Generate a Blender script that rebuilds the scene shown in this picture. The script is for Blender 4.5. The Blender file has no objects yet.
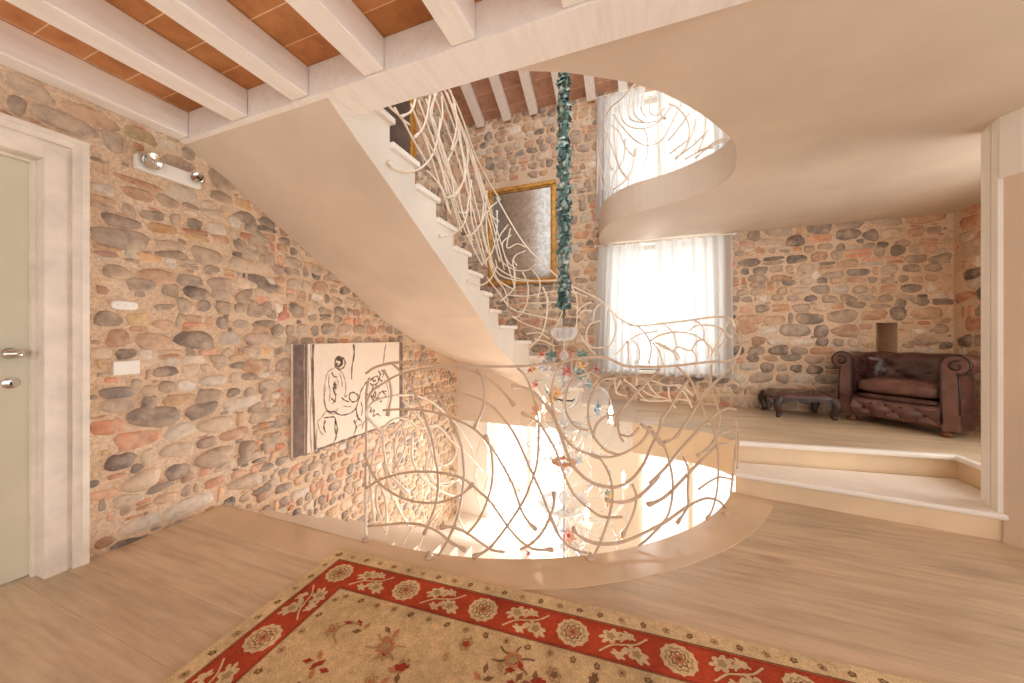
import bpy, math, random
from mathutils import Vector, Matrix
random.seed(7)
PI = math.pi
C = bpy.context.scene.collection

WORLD, E_WIN, E_UP, E_LOW, E_FILL, EXPO = 1.75, 24, 16, 150, 40, 0.2

# rods of the railings (points in metres, bit of the swollen tip) and strokes of the drawing
DATA = {'A':[[(-1.444,1.515,0.944),(-1.378,1.513,0.981),(-1.267,1.51,1.007),(-1.145,1.516,1.014),(-0.982,1.535,1.005),(-0.866,1.556,1.003),(-0.779,1.577,0.997),(-0.581,1.639,0.998),(-0.472,1.683,1.006),(-0.423,1.705,1.008),(-0.378,1.727,1.016),(-0.316,1.76,1.036),(-0.224,1.812,1.045),(-0.157,1.855,1.04),(-0.105,1.891,1.013),(-0.053,1.929,0.992),(0.036,2.0,0.984),(0.113,2.069,0.984),(0.1,2.057,0.985),(0.197,2.153,0.985),(0.423,2.437,0.994),(0.559,2.676,0.987)],[[1,[(-1.444,1.515,0.785),(-1.404,1.514,0.847),(-1.303,1.511,0.906),(-1.227,1.511,0.943),(-1.113,1.518,0.973),(-0.982,1.535,0.992),(-0.866,1.556,0.993),(-0.879,1.553,0.989),(-0.788,1.574,0.967),(-0.7,1.599,0.918),(-0.64,1.618,0.856),(-0.598,1.633,0.798)]],[1,[(-1.267,1.51,1.004),(-1.21,1.512,0.958),(-1.145,1.516,0.88),(-1.092,1.52,0.779),(-1.051,1.525,0.679),(-1.021,1.529,0.589),(-1.007,1.531,0.504),(-0.994,1.533,0.45),(-0.992,1.533,0.367),(-1.002,1.532,0.283),(-1.031,1.528,0.197),(-1.072,1.523,0.103)]],[1,[(-1.036,1.527,0.889),(-0.982,1.535,0.821),(-0.934,1.543,0.741),(-0.897,1.55,0.66),(-0.907,1.548,0.692),(-0.864,1.557,0.577),(-0.853,1.559,0.461),(-0.851,1.559,0.432),(-0.865,1.556,0.313),(-0.888,1.552,0.211),(-0.935,1.543,0.097),(-0.897,1.55,0.174),(-0.944,1.541,0.078),(-0.992,1.533,-0.002),(-1.031,1.528,-0.032)]],[0,[(-1.051,1.525,0.846),(-0.982,1.535,0.858),(-0.866,1.556,0.86),(-0.879,1.553,0.859),(-0.788,1.574,0.841),(-0.7,1.599,0.797),(-0.632,1.621,0.721),(-0.581,1.639,0.64),(-0.53,1.659,0.521),(-0.497,1.673,0.439),(-0.456,1.691,0.339),(-0.422,1.706,0.248),(-0.379,1.727,0.137),(-0.423,1.705,0.239),(-0.382,1.725,0.137),(-0.332,1.751,0.07),(-0.282,1.778,0.037),(-0.245,1.8,0.023)]],[1,[(-1.328,1.511,0.745),(-1.221,1.512,0.758),(-1.072,1.523,0.762),(-0.944,1.541,0.74),(-0.973,1.536,0.748),(-0.879,1.553,0.716),(-0.797,1.572,0.673),(-0.726,1.591,0.603),(-0.674,1.607,0.52),(-0.64,1.618,0.458),(-0.61,1.629,0.395),(-0.589,1.636,0.332),(-0.568,1.644,0.265),(-0.539,1.655,0.211),(-0.497,1.673,0.162)]],[1,[(-0.784,1.576,0.985),(-0.761,1.581,0.958),(-0.746,1.586,0.873),(-0.753,1.584,0.783),(-0.797,1.572,0.682)]],[2,[(-0.735,1.589,0.648),(-0.713,1.595,0.594),(-0.7,1.599,0.52),(-0.7,1.599,0.429),(-0.722,1.593,0.321),(-0.77,1.579,0.21),(-0.828,1.565,0.134)]],[1,[(-0.581,1.639,0.991),(-0.547,1.652,0.955),(-0.514,1.666,0.874),(-0.489,1.676,0.775),(-0.48,1.68,0.685),(-0.486,1.677,0.52),(-0.505,1.669,0.439),(-0.547,1.652,0.323),(-0.615,1.627,0.206),(-0.7,1.599,0.087),(-0.753,1.584,0.04),(-0.801,1.571,0.017)]],[3,[(-0.602,1.632,0.899),(-0.547,1.652,0.892),(-0.489,1.676,0.86),(-0.439,1.698,0.801),(-0.414,1.71,0.765),(-0.407,1.713,0.755),(-0.373,1.73,0.664),(-0.324,1.755,0.514),(-0.274,1.783,0.438),(-0.216,1.818,0.387),(-0.148,1.861,0.361),(-0.088,1.903,0.353),(-0.018,1.956,0.389),(0.036,2.0,0.457),(0.044,2.007,0.475),(0.081,2.04,0.554),(0.119,2.075,0.636),(0.128,2.084,0.684),(0.167,2.122,0.735),(0.228,2.186,0.828),(0.292,2.26,0.904)]],[2,[(-0.56,1.647,0.762),(-0.489,1.676,0.721),(-0.439,1.698,0.648),(-0.398,1.718,0.565),(-0.382,1.725,0.517),(-0.349,1.742,0.416),(-0.316,1.76,0.341),(-0.274,1.783,0.287),(-0.232,1.807,0.246),(-0.19,1.833,0.209),(-0.14,1.867,0.191),(-0.08,1.909,0.185)]],[1,[(-0.357,1.738,1.03),(-0.398,1.717,0.972),(-0.419,1.707,0.891),(-0.419,1.707,0.81),(-0.402,1.715,0.737),(-0.365,1.734,0.646),(-0.307,1.764,0.575),(-0.199,1.828,0.522)]],[0,[(-0.199,1.828,0.522),(-0.182,1.839,0.499),(-0.148,1.861,0.426),(-0.133,1.871,0.331),(-0.144,1.864,0.231),(-0.182,1.839,0.107),(-0.224,1.812,0.011),(-0.274,1.783,-0.035)]],[1,[(-0.199,1.828,0.522),(-0.123,1.879,0.519),(-0.036,1.942,0.547),(0.027,1.993,0.596),(0.059,2.02,0.659)]],[0,[(-0.316,1.76,1.025),(-0.316,1.76,0.971),(-0.287,1.776,0.948),(-0.232,1.807,0.965),(-0.199,1.828,0.945),(-0.19,1.833,0.931),(-0.216,1.818,0.9),(-0.224,1.812,0.877)]],[0,[(-0.299,1.769,0.948),(-0.332,1.751,0.898),(-0.349,1.742,0.826),(-0.34,1.747,0.753),(-0.299,1.769,0.688),(-0.245,1.8,0.665)]],[0,[(-0.118,1.882,0.931),(-0.182,1.839,0.926),(-0.22,1.815,0.877),(-0.249,1.797,0.814),(-0.253,1.795,0.732),(-0.245,1.8,0.686),(-0.216,1.818,0.61),(-0.165,1.85,0.551),(-0.105,1.891,0.522)]],[0,[(-0.114,1.885,0.733),(-0.165,1.85,0.727),(-0.207,1.823,0.683),(-0.22,1.815,0.62)]],[4,[(0.113,2.069,0.971),(0.036,2.0,0.893),(-0.027,1.949,0.83),(-0.08,1.909,0.768),(-0.11,1.888,0.714),(-0.114,1.885,0.672)]],[0,[(-0.062,1.922,0.785),(-0.092,1.9,0.722),(-0.097,1.897,0.666),(-0.088,1.903,0.618),(-0.071,1.916,0.588)]],[0,[(-0.092,1.9,0.628),(-0.045,1.935,0.616),(-0.0,1.97,0.657)]],[2,[(0.009,1.978,0.675),(0.054,2.016,0.631),(0.113,2.069,0.544),(0.063,2.023,0.634),(0.119,2.075,0.558),(0.157,2.112,0.441),(0.175,2.13,0.338),(0.172,2.127,0.238),(0.148,2.102,0.146),(0.1,2.057,0.091),(0.082,2.04,0.079),(0.036,2.0,0.043),(-0.009,1.963,0.019)]],[3,[(-0.316,1.76,0.168),(-0.282,1.778,0.119),(-0.216,1.818,0.076),(-0.14,1.867,0.058),(-0.053,1.929,0.06),(0.073,2.032,0.091),(0.076,2.036,0.093),(0.148,2.102,0.111),(0.27,2.234,0.156),(0.361,2.347,0.161),(0.423,2.437,0.137),(0.493,2.551,0.081),(0.578,2.717,-0.041)]],[3,[(-0.157,1.855,0.295),(-0.105,1.891,0.274),(-0.053,1.929,0.268),(-0.0,1.97,0.281),(0.054,2.016,0.319),(0.113,2.069,0.374),(0.063,2.023,0.344),(0.148,2.102,0.414),(0.249,2.209,0.512),(0.397,2.399,0.619),(0.423,2.437,0.63),(0.478,2.525,0.654),(0.578,2.717,0.658),(0.687,2.962,0.611)]],[1,[(-0.027,1.949,0.353),(-0.009,1.963,0.293),(-0.018,1.956,0.218),(-0.045,1.935,0.148),(-0.08,1.909,0.084)]],[3,[(0.053,2.015,0.228),(0.148,2.102,0.245),(0.292,2.26,0.345),(0.423,2.437,0.424),(0.493,2.551,0.442),(0.578,2.717,0.414),(0.666,2.923,0.337)]],[3,[(0.138,2.093,0.559),(0.197,2.153,0.573),(0.275,2.24,0.661),(0.349,2.332,0.759),(0.423,2.437,0.834),(0.524,2.608,0.891),(0.646,2.881,0.937),(0.676,2.942,0.998)]],[3,[(0.325,2.301,0.44),(0.41,2.417,0.467),(0.493,2.551,0.517),(0.666,2.923,0.48)]],[1,[(0.343,2.324,0.227),(0.423,2.437,0.242),(0.508,2.578,0.227),(0.646,2.881,0.111)]],[1,[(0.238,2.197,0.458),(0.27,2.234,0.373),(0.265,2.227,0.25),(0.265,2.227,0.158),(0.202,2.158,0.083)]],[1,[(0.197,2.153,0.983),(0.281,2.246,0.894),(0.337,2.316,0.772),(0.404,2.408,0.618),(0.41,2.417,0.632),(0.443,2.468,0.534),(0.471,2.513,0.4),(0.471,2.513,0.253),(0.457,2.49,0.147),(0.423,2.437,0.065),(0.385,2.381,0.031)]],[0,[(0.43,2.447,0.977),(0.423,2.437,0.856),(0.45,2.479,0.762),(0.493,2.551,0.638),(0.478,2.525,0.548)]],[4,[(0.687,2.962,0.531),(0.691,2.971,0.332),(0.666,2.923,0.175),(0.635,2.855,0.018),(0.6,2.769,-0.104)]],[0,[(0.718,3.042,0.488),(0.711,3.016,0.254),(0.687,2.962,0.098)]],[2,[(0.059,2.02,0.226),(0.113,2.069,0.232)]],[1,[(-1.423,1.515,0.92),(-1.444,1.515,0.835),(-1.444,1.515,0.765),(-1.444,1.515,0.666),(-1.444,1.515,0.576),(-1.444,1.515,0.477),(-1.444,1.515,0.454),(-1.391,1.513,0.373),(-1.328,1.511,0.324),(-1.233,1.511,0.287),(-1.123,1.518,0.269),(-1.021,1.529,0.272),(-0.944,1.541,0.29),(-0.866,1.556,0.324),(-0.916,1.546,0.302),(-0.87,1.555,0.322),(-0.824,1.566,0.361),(-0.797,1.572,0.394)]],[1,[(-1.444,1.515,0.29),(-1.353,1.512,0.35),(-1.233,1.511,0.401),(-1.123,1.518,0.428),(-1.011,1.53,0.439),(-0.906,1.548,0.433),(-0.973,1.536,0.438),(-0.879,1.553,0.426),(-0.824,1.566,0.402),(-0.761,1.581,0.351),(-0.709,1.596,0.303),(-0.666,1.61,0.241),(-0.615,1.627,0.166),(-0.556,1.649,0.098),(-0.497,1.673,0.061),(-0.406,1.714,0.053)]],[1,[(-1.442,1.515,0.079),(-1.303,1.511,0.116),(-1.177,1.514,0.146),(-1.072,1.523,0.147),(-0.982,1.535,0.119),(-0.906,1.548,0.064),(-0.973,1.536,0.111),(-0.916,1.546,0.076),(-0.842,1.561,0.044)]],[2,[(-0.968,1.537,0.156),(-0.906,1.548,0.164),(-0.866,1.556,0.154),(-0.907,1.548,0.166),(-0.833,1.564,0.143),(-0.761,1.581,0.098),(-0.7,1.599,0.06),(-0.636,1.62,0.051)]],[2,[(-0.41,1.712,0.351),(-0.408,1.713,0.301),(-0.422,1.706,0.239),(-0.456,1.691,0.159),(-0.505,1.669,0.098),(-0.568,1.644,0.06)]],[4,[(-1.444,1.515,0.434),(-1.444,1.515,0.295),(-1.444,1.515,0.156),(-1.444,1.515,0.057),(-1.444,1.515,-0.013),(-1.444,1.515,-0.033)]],[1,[(-1.328,1.511,0.968),(-1.291,1.511,0.912),(-1.273,1.51,0.836),(-1.285,1.51,0.768),(-1.297,1.511,0.718)]]]],
'B':[[(-1.45,2.006,3.304),(-1.45,2.206,3.261),(-1.45,2.402,3.177),(-1.45,2.559,3.12),(-1.45,2.683,3.043),(-1.45,2.891,2.882),(-1.455,3.226,2.761),(-1.442,3.494,2.672),(-1.45,3.455,2.66),(-1.216,3.671,2.21),(-0.821,3.546,1.804),(-0.654,3.527,1.685),(-0.437,3.515,1.565),(-0.332,3.511,1.499),(-0.239,3.509,1.391),(-0.156,3.508,1.32),(-0.026,3.502,1.258),(0.22,3.467,1.278),(0.355,3.438,1.291),(0.455,3.416,1.303),(0.617,3.347,1.322),(0.7,3.21,1.298),(0.717,3.16,1.23)],[[0,[(-1.45,2.349,3.119),(-1.45,2.471,3.035),(-1.45,2.559,2.925),(-1.45,2.62,2.776),(-1.45,2.75,2.588),(-1.45,2.819,2.418)]],[0,[(-1.45,2.297,3.036),(-1.45,2.31,2.893),(-1.45,2.26,2.686),(-1.45,2.402,2.536),(-1.45,2.471,2.408),(-1.45,2.5,2.298)]],[1,[(-1.45,2.143,2.94),(-1.45,2.109,2.783),(-1.45,2.055,2.649),(-1.45,1.954,2.524)]],[0,[(-1.45,1.724,2.589),(-1.45,1.843,2.584),(-1.45,1.954,2.518),(-1.45,2.035,2.475),(-1.45,2.165,2.411)]],[0,[(-1.45,2.188,2.937),(-1.45,2.143,2.79),(-1.45,2.236,2.686),(-1.45,2.31,2.617),(-1.45,2.388,2.501)]],[0,[(-1.45,2.077,2.611),(-1.45,2.165,2.555),(-1.45,2.285,2.494),(-1.45,2.388,2.303)]],[2,[(-1.45,1.709,2.236),(-1.45,1.774,2.223),(-1.45,1.916,2.269),(-1.45,2.055,2.36),(-1.45,2.188,2.514),(-1.45,2.26,2.686),(-1.45,2.297,2.857)]],[0,[(-1.45,2.109,2.366),(-1.45,2.212,2.353),(-1.45,2.31,2.313),(-1.45,2.362,2.246)]],[1,[(-1.45,2.651,3.009),(-1.45,2.529,2.759),(-1.45,2.415,2.556),(-1.45,2.471,2.466)]],[1,[(-1.45,2.683,2.965),(-1.45,2.75,2.795),(-1.45,2.683,2.559),(-1.45,2.529,2.373),(-1.45,2.415,2.285)]],[0,[(-1.45,2.443,3.176),(-1.45,2.559,3.015),(-1.45,2.651,2.761),(-1.45,2.716,2.51)]],[0,[(-1.45,2.819,2.846),(-1.45,2.966,2.683),(-1.453,3.135,2.538)]],[1,[(-1.45,1.984,2.803),(-1.45,1.935,2.687),(-1.45,1.825,2.579)]],[0,[(-1.45,1.765,2.615),(-1.45,1.825,2.585),(-1.45,1.916,2.592)]],[0,[(-1.45,2.26,3.065),(-1.45,2.188,2.818),(-1.45,2.285,2.631),(-1.45,2.443,2.454)]],[1,[(-1.45,2.5,3.112),(-1.45,2.529,2.937),(-1.45,2.443,2.685)]],[0,[(-1.45,2.192,2.995),(-1.45,2.52,2.727),(-1.45,2.792,2.408),(-1.455,3.176,1.878)]],[0,[(-1.45,2.303,3.07),(-1.45,2.641,2.789),(-1.45,2.915,2.407),(-1.455,3.304,1.881)]],[0,[(-1.45,2.102,2.89),(-1.45,2.347,2.638),(-1.45,2.571,2.367),(-1.45,2.873,1.968)]],[0,[(-1.45,2.377,3.12),(-1.45,2.753,2.847),(-1.452,3.098,2.474),(-1.446,3.476,1.98)]],[0,[(-1.45,2.471,3.083),(-1.45,2.873,2.815),(-1.455,3.228,2.449),(-1.418,3.555,1.904)]],[0,[(-1.45,2.018,2.821),(-1.45,2.247,2.586),(-1.45,2.423,2.35),(-1.45,2.641,2.071)]],[1,[(-1.45,1.939,2.742),(-1.45,2.153,2.538),(-1.45,2.317,2.323),(-1.45,2.439,2.176)]],[0,[(-1.45,2.554,3.017),(-1.45,3.003,2.732),(-1.454,3.409,2.359),(-1.335,3.657,1.745)]],[1,[(-1.45,2.301,2.348),(-1.45,2.392,2.273),(-1.45,2.447,2.163)]],[0,[(-1.45,2.475,2.319),(-1.45,2.625,2.162),(-1.45,2.824,2.014),(-1.451,3.053,1.864)]],[1,[(-1.45,2.379,2.274),(-1.45,2.533,2.356),(-1.45,2.656,2.528),(-1.45,2.688,2.636)]],[1,[(-1.45,2.563,2.218),(-1.45,2.721,2.272),(-1.45,2.772,2.418),(-1.45,2.824,2.601)]],[2,[(-1.45,2.289,1.938),(-1.45,2.447,1.99),(-1.45,2.656,2.126),(-1.45,2.755,2.315)]],[2,[(-1.45,2.721,2.051),(-1.45,2.896,2.149),(-1.452,3.096,2.366),(-1.454,3.165,2.641)]],[0,[(-1.45,2.772,2.482),(-1.45,2.824,2.21),(-1.451,3.053,1.934),(-1.454,3.165,1.869)]],[0,[(-1.45,2.915,2.69),(-1.452,3.096,2.525),(-1.451,3.053,2.23),(-1.455,3.188,2.018)]],[1,[(-1.451,3.053,1.864),(-1.455,3.323,2.068),(-1.452,3.435,2.345),(-1.452,3.435,2.537)]],[0,[(-1.454,3.165,2.425),(-1.455,3.232,2.101),(-1.455,3.37,1.928),(-1.434,3.519,1.838),(-1.28,3.675,1.794),(-1.03,3.601,1.765),(-0.801,3.543,1.75)]],[0,[(-1.452,3.435,2.633),(-1.455,3.21,2.459),(-1.454,3.165,2.264),(-1.455,3.276,1.983),(-1.45,3.455,1.789),(-1.338,3.655,1.694)]],[1,[(-1.385,3.61,2.43),(-1.439,3.504,2.286),(-1.452,3.435,2.152),(-1.439,3.504,2.012),(-1.338,3.655,1.925),(-1.171,3.663,1.905),(-1.054,3.613,1.956)]],[0,[(-1.37,3.627,2.313),(-1.434,3.519,2.191),(-1.398,3.59,2.007),(-1.32,3.665,1.936)]],[0,[(-1.194,3.667,2.127),(-1.301,3.671,2.097),(-1.338,3.655,2.036),(-1.301,3.671,1.966)]],[0,[(-1.37,3.627,2.393),(-1.398,3.59,2.166),(-1.301,3.671,2.218),(-1.194,3.667,2.167)]],[2,[(-1.45,2.755,1.661),(-1.45,3.012,1.658),(-1.455,3.276,1.761),(-1.452,3.435,1.921)]],[1,[(-1.354,3.642,1.994),(-1.329,3.661,1.855),(-1.338,3.655,1.688)]],[1,[(-1.455,3.232,2.43),(-1.447,3.473,2.433)]],[0,[(-1.45,2.447,2.525),(-1.45,2.594,2.41),(-1.45,2.656,2.25),(-1.45,2.86,2.056)]],[0,[(-1.45,2.34,2.475),(-1.45,2.447,2.366),(-1.45,2.594,2.228)]],[0,[(-1.455,3.222,1.949),(-1.455,3.359,1.808),(-1.414,3.563,1.681),(-1.388,3.605,1.506)]],[0,[(-1.455,3.177,1.759),(-1.445,3.482,1.633),(-1.388,3.605,1.506)]],[0,[(-1.454,3.404,1.987),(-1.445,3.482,1.906),(-1.324,3.663,1.831),(-1.083,3.628,1.775),(-0.806,3.544,1.746)]],[1,[(-1.342,3.653,2.031),(-1.324,3.663,1.831),(-1.342,3.653,1.689),(-1.436,3.512,1.548)]],[2,[(-1.243,3.675,1.888),(-1.176,3.664,1.742),(-1.188,3.666,1.544),(-1.264,3.675,1.408),(-1.342,3.653,1.368)]],[1,[(-1.107,3.64,1.902),(-1.012,3.592,1.781),(-1.001,3.588,1.665),(-1.035,3.603,1.581)]],[0,[(-1.426,3.539,1.56),(-1.358,3.639,1.468),(-1.154,3.658,1.404),(-0.806,3.544,1.324)]],[2,[(-1.35,3.646,1.388),(-1.221,3.672,1.306),(-0.926,3.565,1.213)]],[0,[(-1.388,3.605,1.626),(-1.176,3.664,1.613),(-0.885,3.557,1.636),(-0.654,3.527,1.622),(-0.49,3.517,1.559)]],[0,[(-1.264,3.675,1.538),(-1.035,3.603,1.523),(-0.806,3.544,1.519),(-0.617,3.524,1.465),(-0.58,3.522,1.418)]],[3,[(-0.968,3.576,1.69),(-0.916,3.563,1.563),(-0.926,3.565,1.355),(-0.99,3.583,1.166),(-1.154,3.658,1.028)]],[2,[(-1.176,3.664,1.186),(-1.012,3.592,1.195),(-0.885,3.557,1.128)]],[2,[(-1.083,3.628,1.127),(-0.947,3.571,1.099),(-0.845,3.55,1.053)]],[0,[(-0.748,3.536,1.424),(-0.825,3.547,1.259),(-0.885,3.557,1.184)]],[1,[(-0.654,3.527,1.676),(-0.598,3.523,1.546),(-0.598,3.523,1.328),(-0.617,3.524,1.22)]],[0,[(-0.598,3.523,1.401),(-0.526,3.519,1.471),(-0.437,3.515,1.503)]],[0,[(-0.58,3.522,1.346),(-0.526,3.519,1.417),(-0.437,3.515,1.414)]],[0,[(-0.358,3.512,1.315),(-0.463,3.516,1.272),(-0.498,3.517,1.165),(-0.463,3.516,1.058),(-0.358,3.512,1.041),(-0.273,3.509,1.06),(-0.223,3.508,1.147),(-0.206,3.508,1.269),(-0.239,3.509,1.374)]],[0,[(-0.57,3.521,1.165),(-0.481,3.516,1.04),(-0.41,3.514,0.969)]],[1,[(-0.01,3.501,1.252),(0.068,3.492,1.164),(0.107,3.487,1.047),(0.084,3.49,0.896)]],[0,[(0.22,3.467,1.275),(0.294,3.451,1.196),(0.329,3.443,1.083),(0.337,3.442,1.06)]],[2,[(-0.099,3.506,1.113),(-0.091,3.506,0.976),(-0.099,3.506,0.89)]],[1,[(-0.05,3.504,1.121),(0.006,3.499,1.045),(0.013,3.499,0.944),(-0.026,3.502,0.892)]],[0,[(-0.206,3.508,0.973),(-0.123,3.507,1.078),(-0.099,3.506,1.113)]],[1,[(-0.075,3.505,1.13),(0.021,3.498,1.181),(0.161,3.478,1.205)]],[0,[(0.107,3.487,1.114),(0.176,3.476,1.164),(0.294,3.451,1.196),(0.355,3.438,1.192)]],[0,[(0.13,3.483,1.097),(0.191,3.473,1.015),(0.22,3.467,0.901)]],[0,[(0.145,3.481,1.097),(0.235,3.464,1.041),(0.308,3.448,1.018),(0.355,3.438,0.955)]],[0,[(-0.332,3.511,1.499),(-0.41,3.514,1.431),(-0.428,3.514,1.307)]],[0,[(0.014,3.499,1.23),(0.066,3.492,1.168),(0.108,3.487,1.056),(0.092,3.489,0.889)]],[1,[(0.108,3.487,1.112),(0.189,3.473,1.167),(0.316,3.446,1.194),(0.428,3.423,1.182),(0.518,3.399,1.135),(0.577,3.374,1.074),(0.609,3.353,1.014)]],[0,[(0.128,3.484,1.101),(0.189,3.473,1.002),(0.219,3.468,0.883)]],[1,[(0.149,3.48,1.101),(0.219,3.468,1.074),(0.297,3.451,1.016),(0.34,3.441,0.937)]],[0,[(0.297,3.451,1.016),(0.335,3.442,1.06),(0.41,3.427,1.029),(0.446,3.419,1.035),(0.455,3.416,1.062),(0.491,3.407,1.114),(0.535,3.393,1.125)]],[0,[(0.455,3.416,1.03),(0.491,3.407,0.968),(0.482,3.409,0.885),(0.455,3.416,0.81)]],[0,[(0.455,3.416,1.303),(0.509,3.402,1.27),(0.539,3.391,1.197),(0.539,3.391,1.125),(0.569,3.378,1.064),(0.569,3.378,0.961)]],[1,[(0.437,3.421,1.209),(0.491,3.407,1.25),(0.585,3.37,1.253),(0.652,3.306,1.225),(0.71,3.181,1.146)]],[0,[(0.697,3.217,1.28),(0.672,3.274,1.214),(0.646,3.315,1.136),(0.617,3.347,1.045),(0.593,3.365,0.963),(0.589,3.367,0.776)]],[0,[(0.683,3.25,1.127),(0.652,3.306,1.076),(0.631,3.332,0.996)]],[0,[(0.061,3.493,0.736),(0.154,3.479,0.609),(0.258,3.459,0.57)]],[0,[(0.014,3.499,0.547),(0.108,3.487,0.539),(0.258,3.459,0.561),(0.358,3.437,0.58),(0.442,3.42,0.572)]],[0,[(0.258,3.459,0.684),(0.265,3.458,0.587),(0.316,3.446,0.495)]],[0,[(0.33,3.443,0.706),(0.4,3.429,0.632),(0.455,3.416,0.511)]],[0,[(0.108,3.487,0.739),(0.243,3.463,0.699),(0.358,3.437,0.708),(0.455,3.416,0.621)]],[0,[(-0.229,3.508,0.72),(-0.212,3.508,0.599),(-0.113,3.507,0.571)]],[0,[(-0.163,3.508,0.723),(-0.212,3.508,0.617)]],[0,[(-0.13,3.507,0.733),(-0.032,3.503,0.661),(0.047,3.495,0.565),(0.101,3.488,0.537)]],[0,[(-0.024,3.502,0.764),(-0.024,3.502,0.679)]],[0,[(-0.001,3.5,0.663),(0.094,3.489,0.603),(0.189,3.473,0.578)]],[0,[(-0.605,3.523,0.919),(-0.505,3.518,0.796)]],[0,[(-0.487,3.517,0.887),(-0.586,3.522,0.775)]]]],
'C':[[(-1.43,1.5,0.737),(-1.43,1.516,0.693),(-1.43,1.614,0.605),(-1.43,1.703,0.633),(-1.43,1.799,0.63),(-1.43,1.882,0.591),(-1.43,2.019,0.509),(-1.43,2.228,0.472),(-1.43,2.44,0.294),(-1.43,2.767,0.051),(-1.43,3.028,-0.177)],[[0,[(-1.43,1.5,0.737),(-1.43,1.548,0.774),(-1.43,1.703,0.784),(-1.43,1.926,0.754),(-1.43,2.146,0.666),(-1.43,2.376,0.51),(-1.43,2.542,0.386),(-1.43,2.767,0.144)]],[0,[(-1.43,1.614,0.599),(-1.43,1.564,0.511),(-1.43,1.532,0.416),(-1.43,1.524,0.302),(-1.43,1.548,0.101)]],[1,[(-1.43,1.622,0.603),(-1.43,1.631,0.466),(-1.43,1.684,0.311),(-1.43,1.861,0.123)]],[1,[(-1.43,1.96,0.51),(-1.43,1.799,0.465),(-1.43,1.756,0.362),(-1.43,1.779,0.223),(-1.43,1.861,0.109)]],[0,[(-1.43,1.904,0.503),(-1.43,1.904,0.338),(-1.43,1.995,0.194),(-1.43,2.2,0.008),(-1.43,2.507,-0.198)]],[1,[(-1.43,2.256,0.426),(-1.43,2.119,0.341),(-1.43,2.081,0.22),(-1.43,2.172,0.081),(-1.43,2.345,-0.028),(-1.43,2.542,-0.048)]],[0,[(-1.43,1.819,0.738),(-1.43,1.972,0.613),(-1.43,2.094,0.453),(-1.43,2.172,0.249)]],[0,[(-1.43,2.473,0.454),(-1.43,2.688,0.241),(-1.43,2.808,0.075),(-1.43,2.85,-0.168)]],[1,[(-1.43,1.77,0.37),(-1.43,1.753,0.298),(-1.43,1.795,0.192),(-1.43,1.866,0.116)]],[0,[(-1.43,1.584,0.279),(-1.43,1.577,0.18),(-1.43,1.62,0.055),(-1.43,1.658,-0.038)]],[0,[(-1.43,1.606,0.291),(-1.43,1.658,0.164),(-1.43,1.665,-0.01),(-1.43,1.65,-0.034)]],[0,[(-1.43,1.913,0.321),(-1.43,1.991,0.197),(-1.43,2.141,0.05),(-1.43,2.335,-0.086),(-1.43,2.57,-0.217)]],[1,[(-1.43,2.074,0.266),(-1.43,2.096,0.157),(-1.43,2.21,0.047),(-1.43,2.444,-0.032)]],[0,[(-1.43,1.5,0.294),(-1.43,1.502,0.165),(-1.43,1.5,0.067),(-1.43,1.509,-0.006)]],[0,[(-1.43,1.643,0.392),(-1.43,1.704,0.251),(-1.43,1.77,0.08),(-1.43,1.894,-0.119)]],[0,[(-1.43,1.894,-0.119),(-1.43,1.804,-0.185)]],[0,[(-1.43,2.235,-0.19),(-1.43,2.053,-0.252),(-1.43,1.971,-0.329)]],[0,[(-1.43,1.628,0.599),(-1.43,1.635,0.502),(-1.43,1.65,0.41),(-1.43,1.665,0.299),(-1.43,1.72,0.135)]],[0,[(-1.43,1.77,0.551),(-1.43,1.737,0.472),(-1.43,1.745,0.378)]],[0,[(-1.43,1.703,0.544),(-1.43,1.799,0.571),(-1.43,1.83,0.43),(-1.43,1.74,0.329)]],[0,[(-1.43,2.408,0.386),(-1.43,2.507,0.223),(-1.43,2.408,0.137),(-1.43,2.228,0.168)]],[0,[(-1.43,2.982,0.138),(-1.43,2.85,-0.053),(-1.43,2.982,-0.378)]],[0,[(-1.43,2.85,0.367),(-1.431,3.078,0.11),(-1.437,3.243,-0.194),(-1.43,3.028,-0.399)]],[0,[(-1.43,2.414,0.066),(-1.43,2.62,-0.163),(-1.43,2.528,-0.332),(-1.43,2.684,-0.595)]],[0,[(-1.43,2.932,-0.058),(-1.43,2.857,-0.262),(-1.43,3.01,-0.565)]]]],
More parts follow.
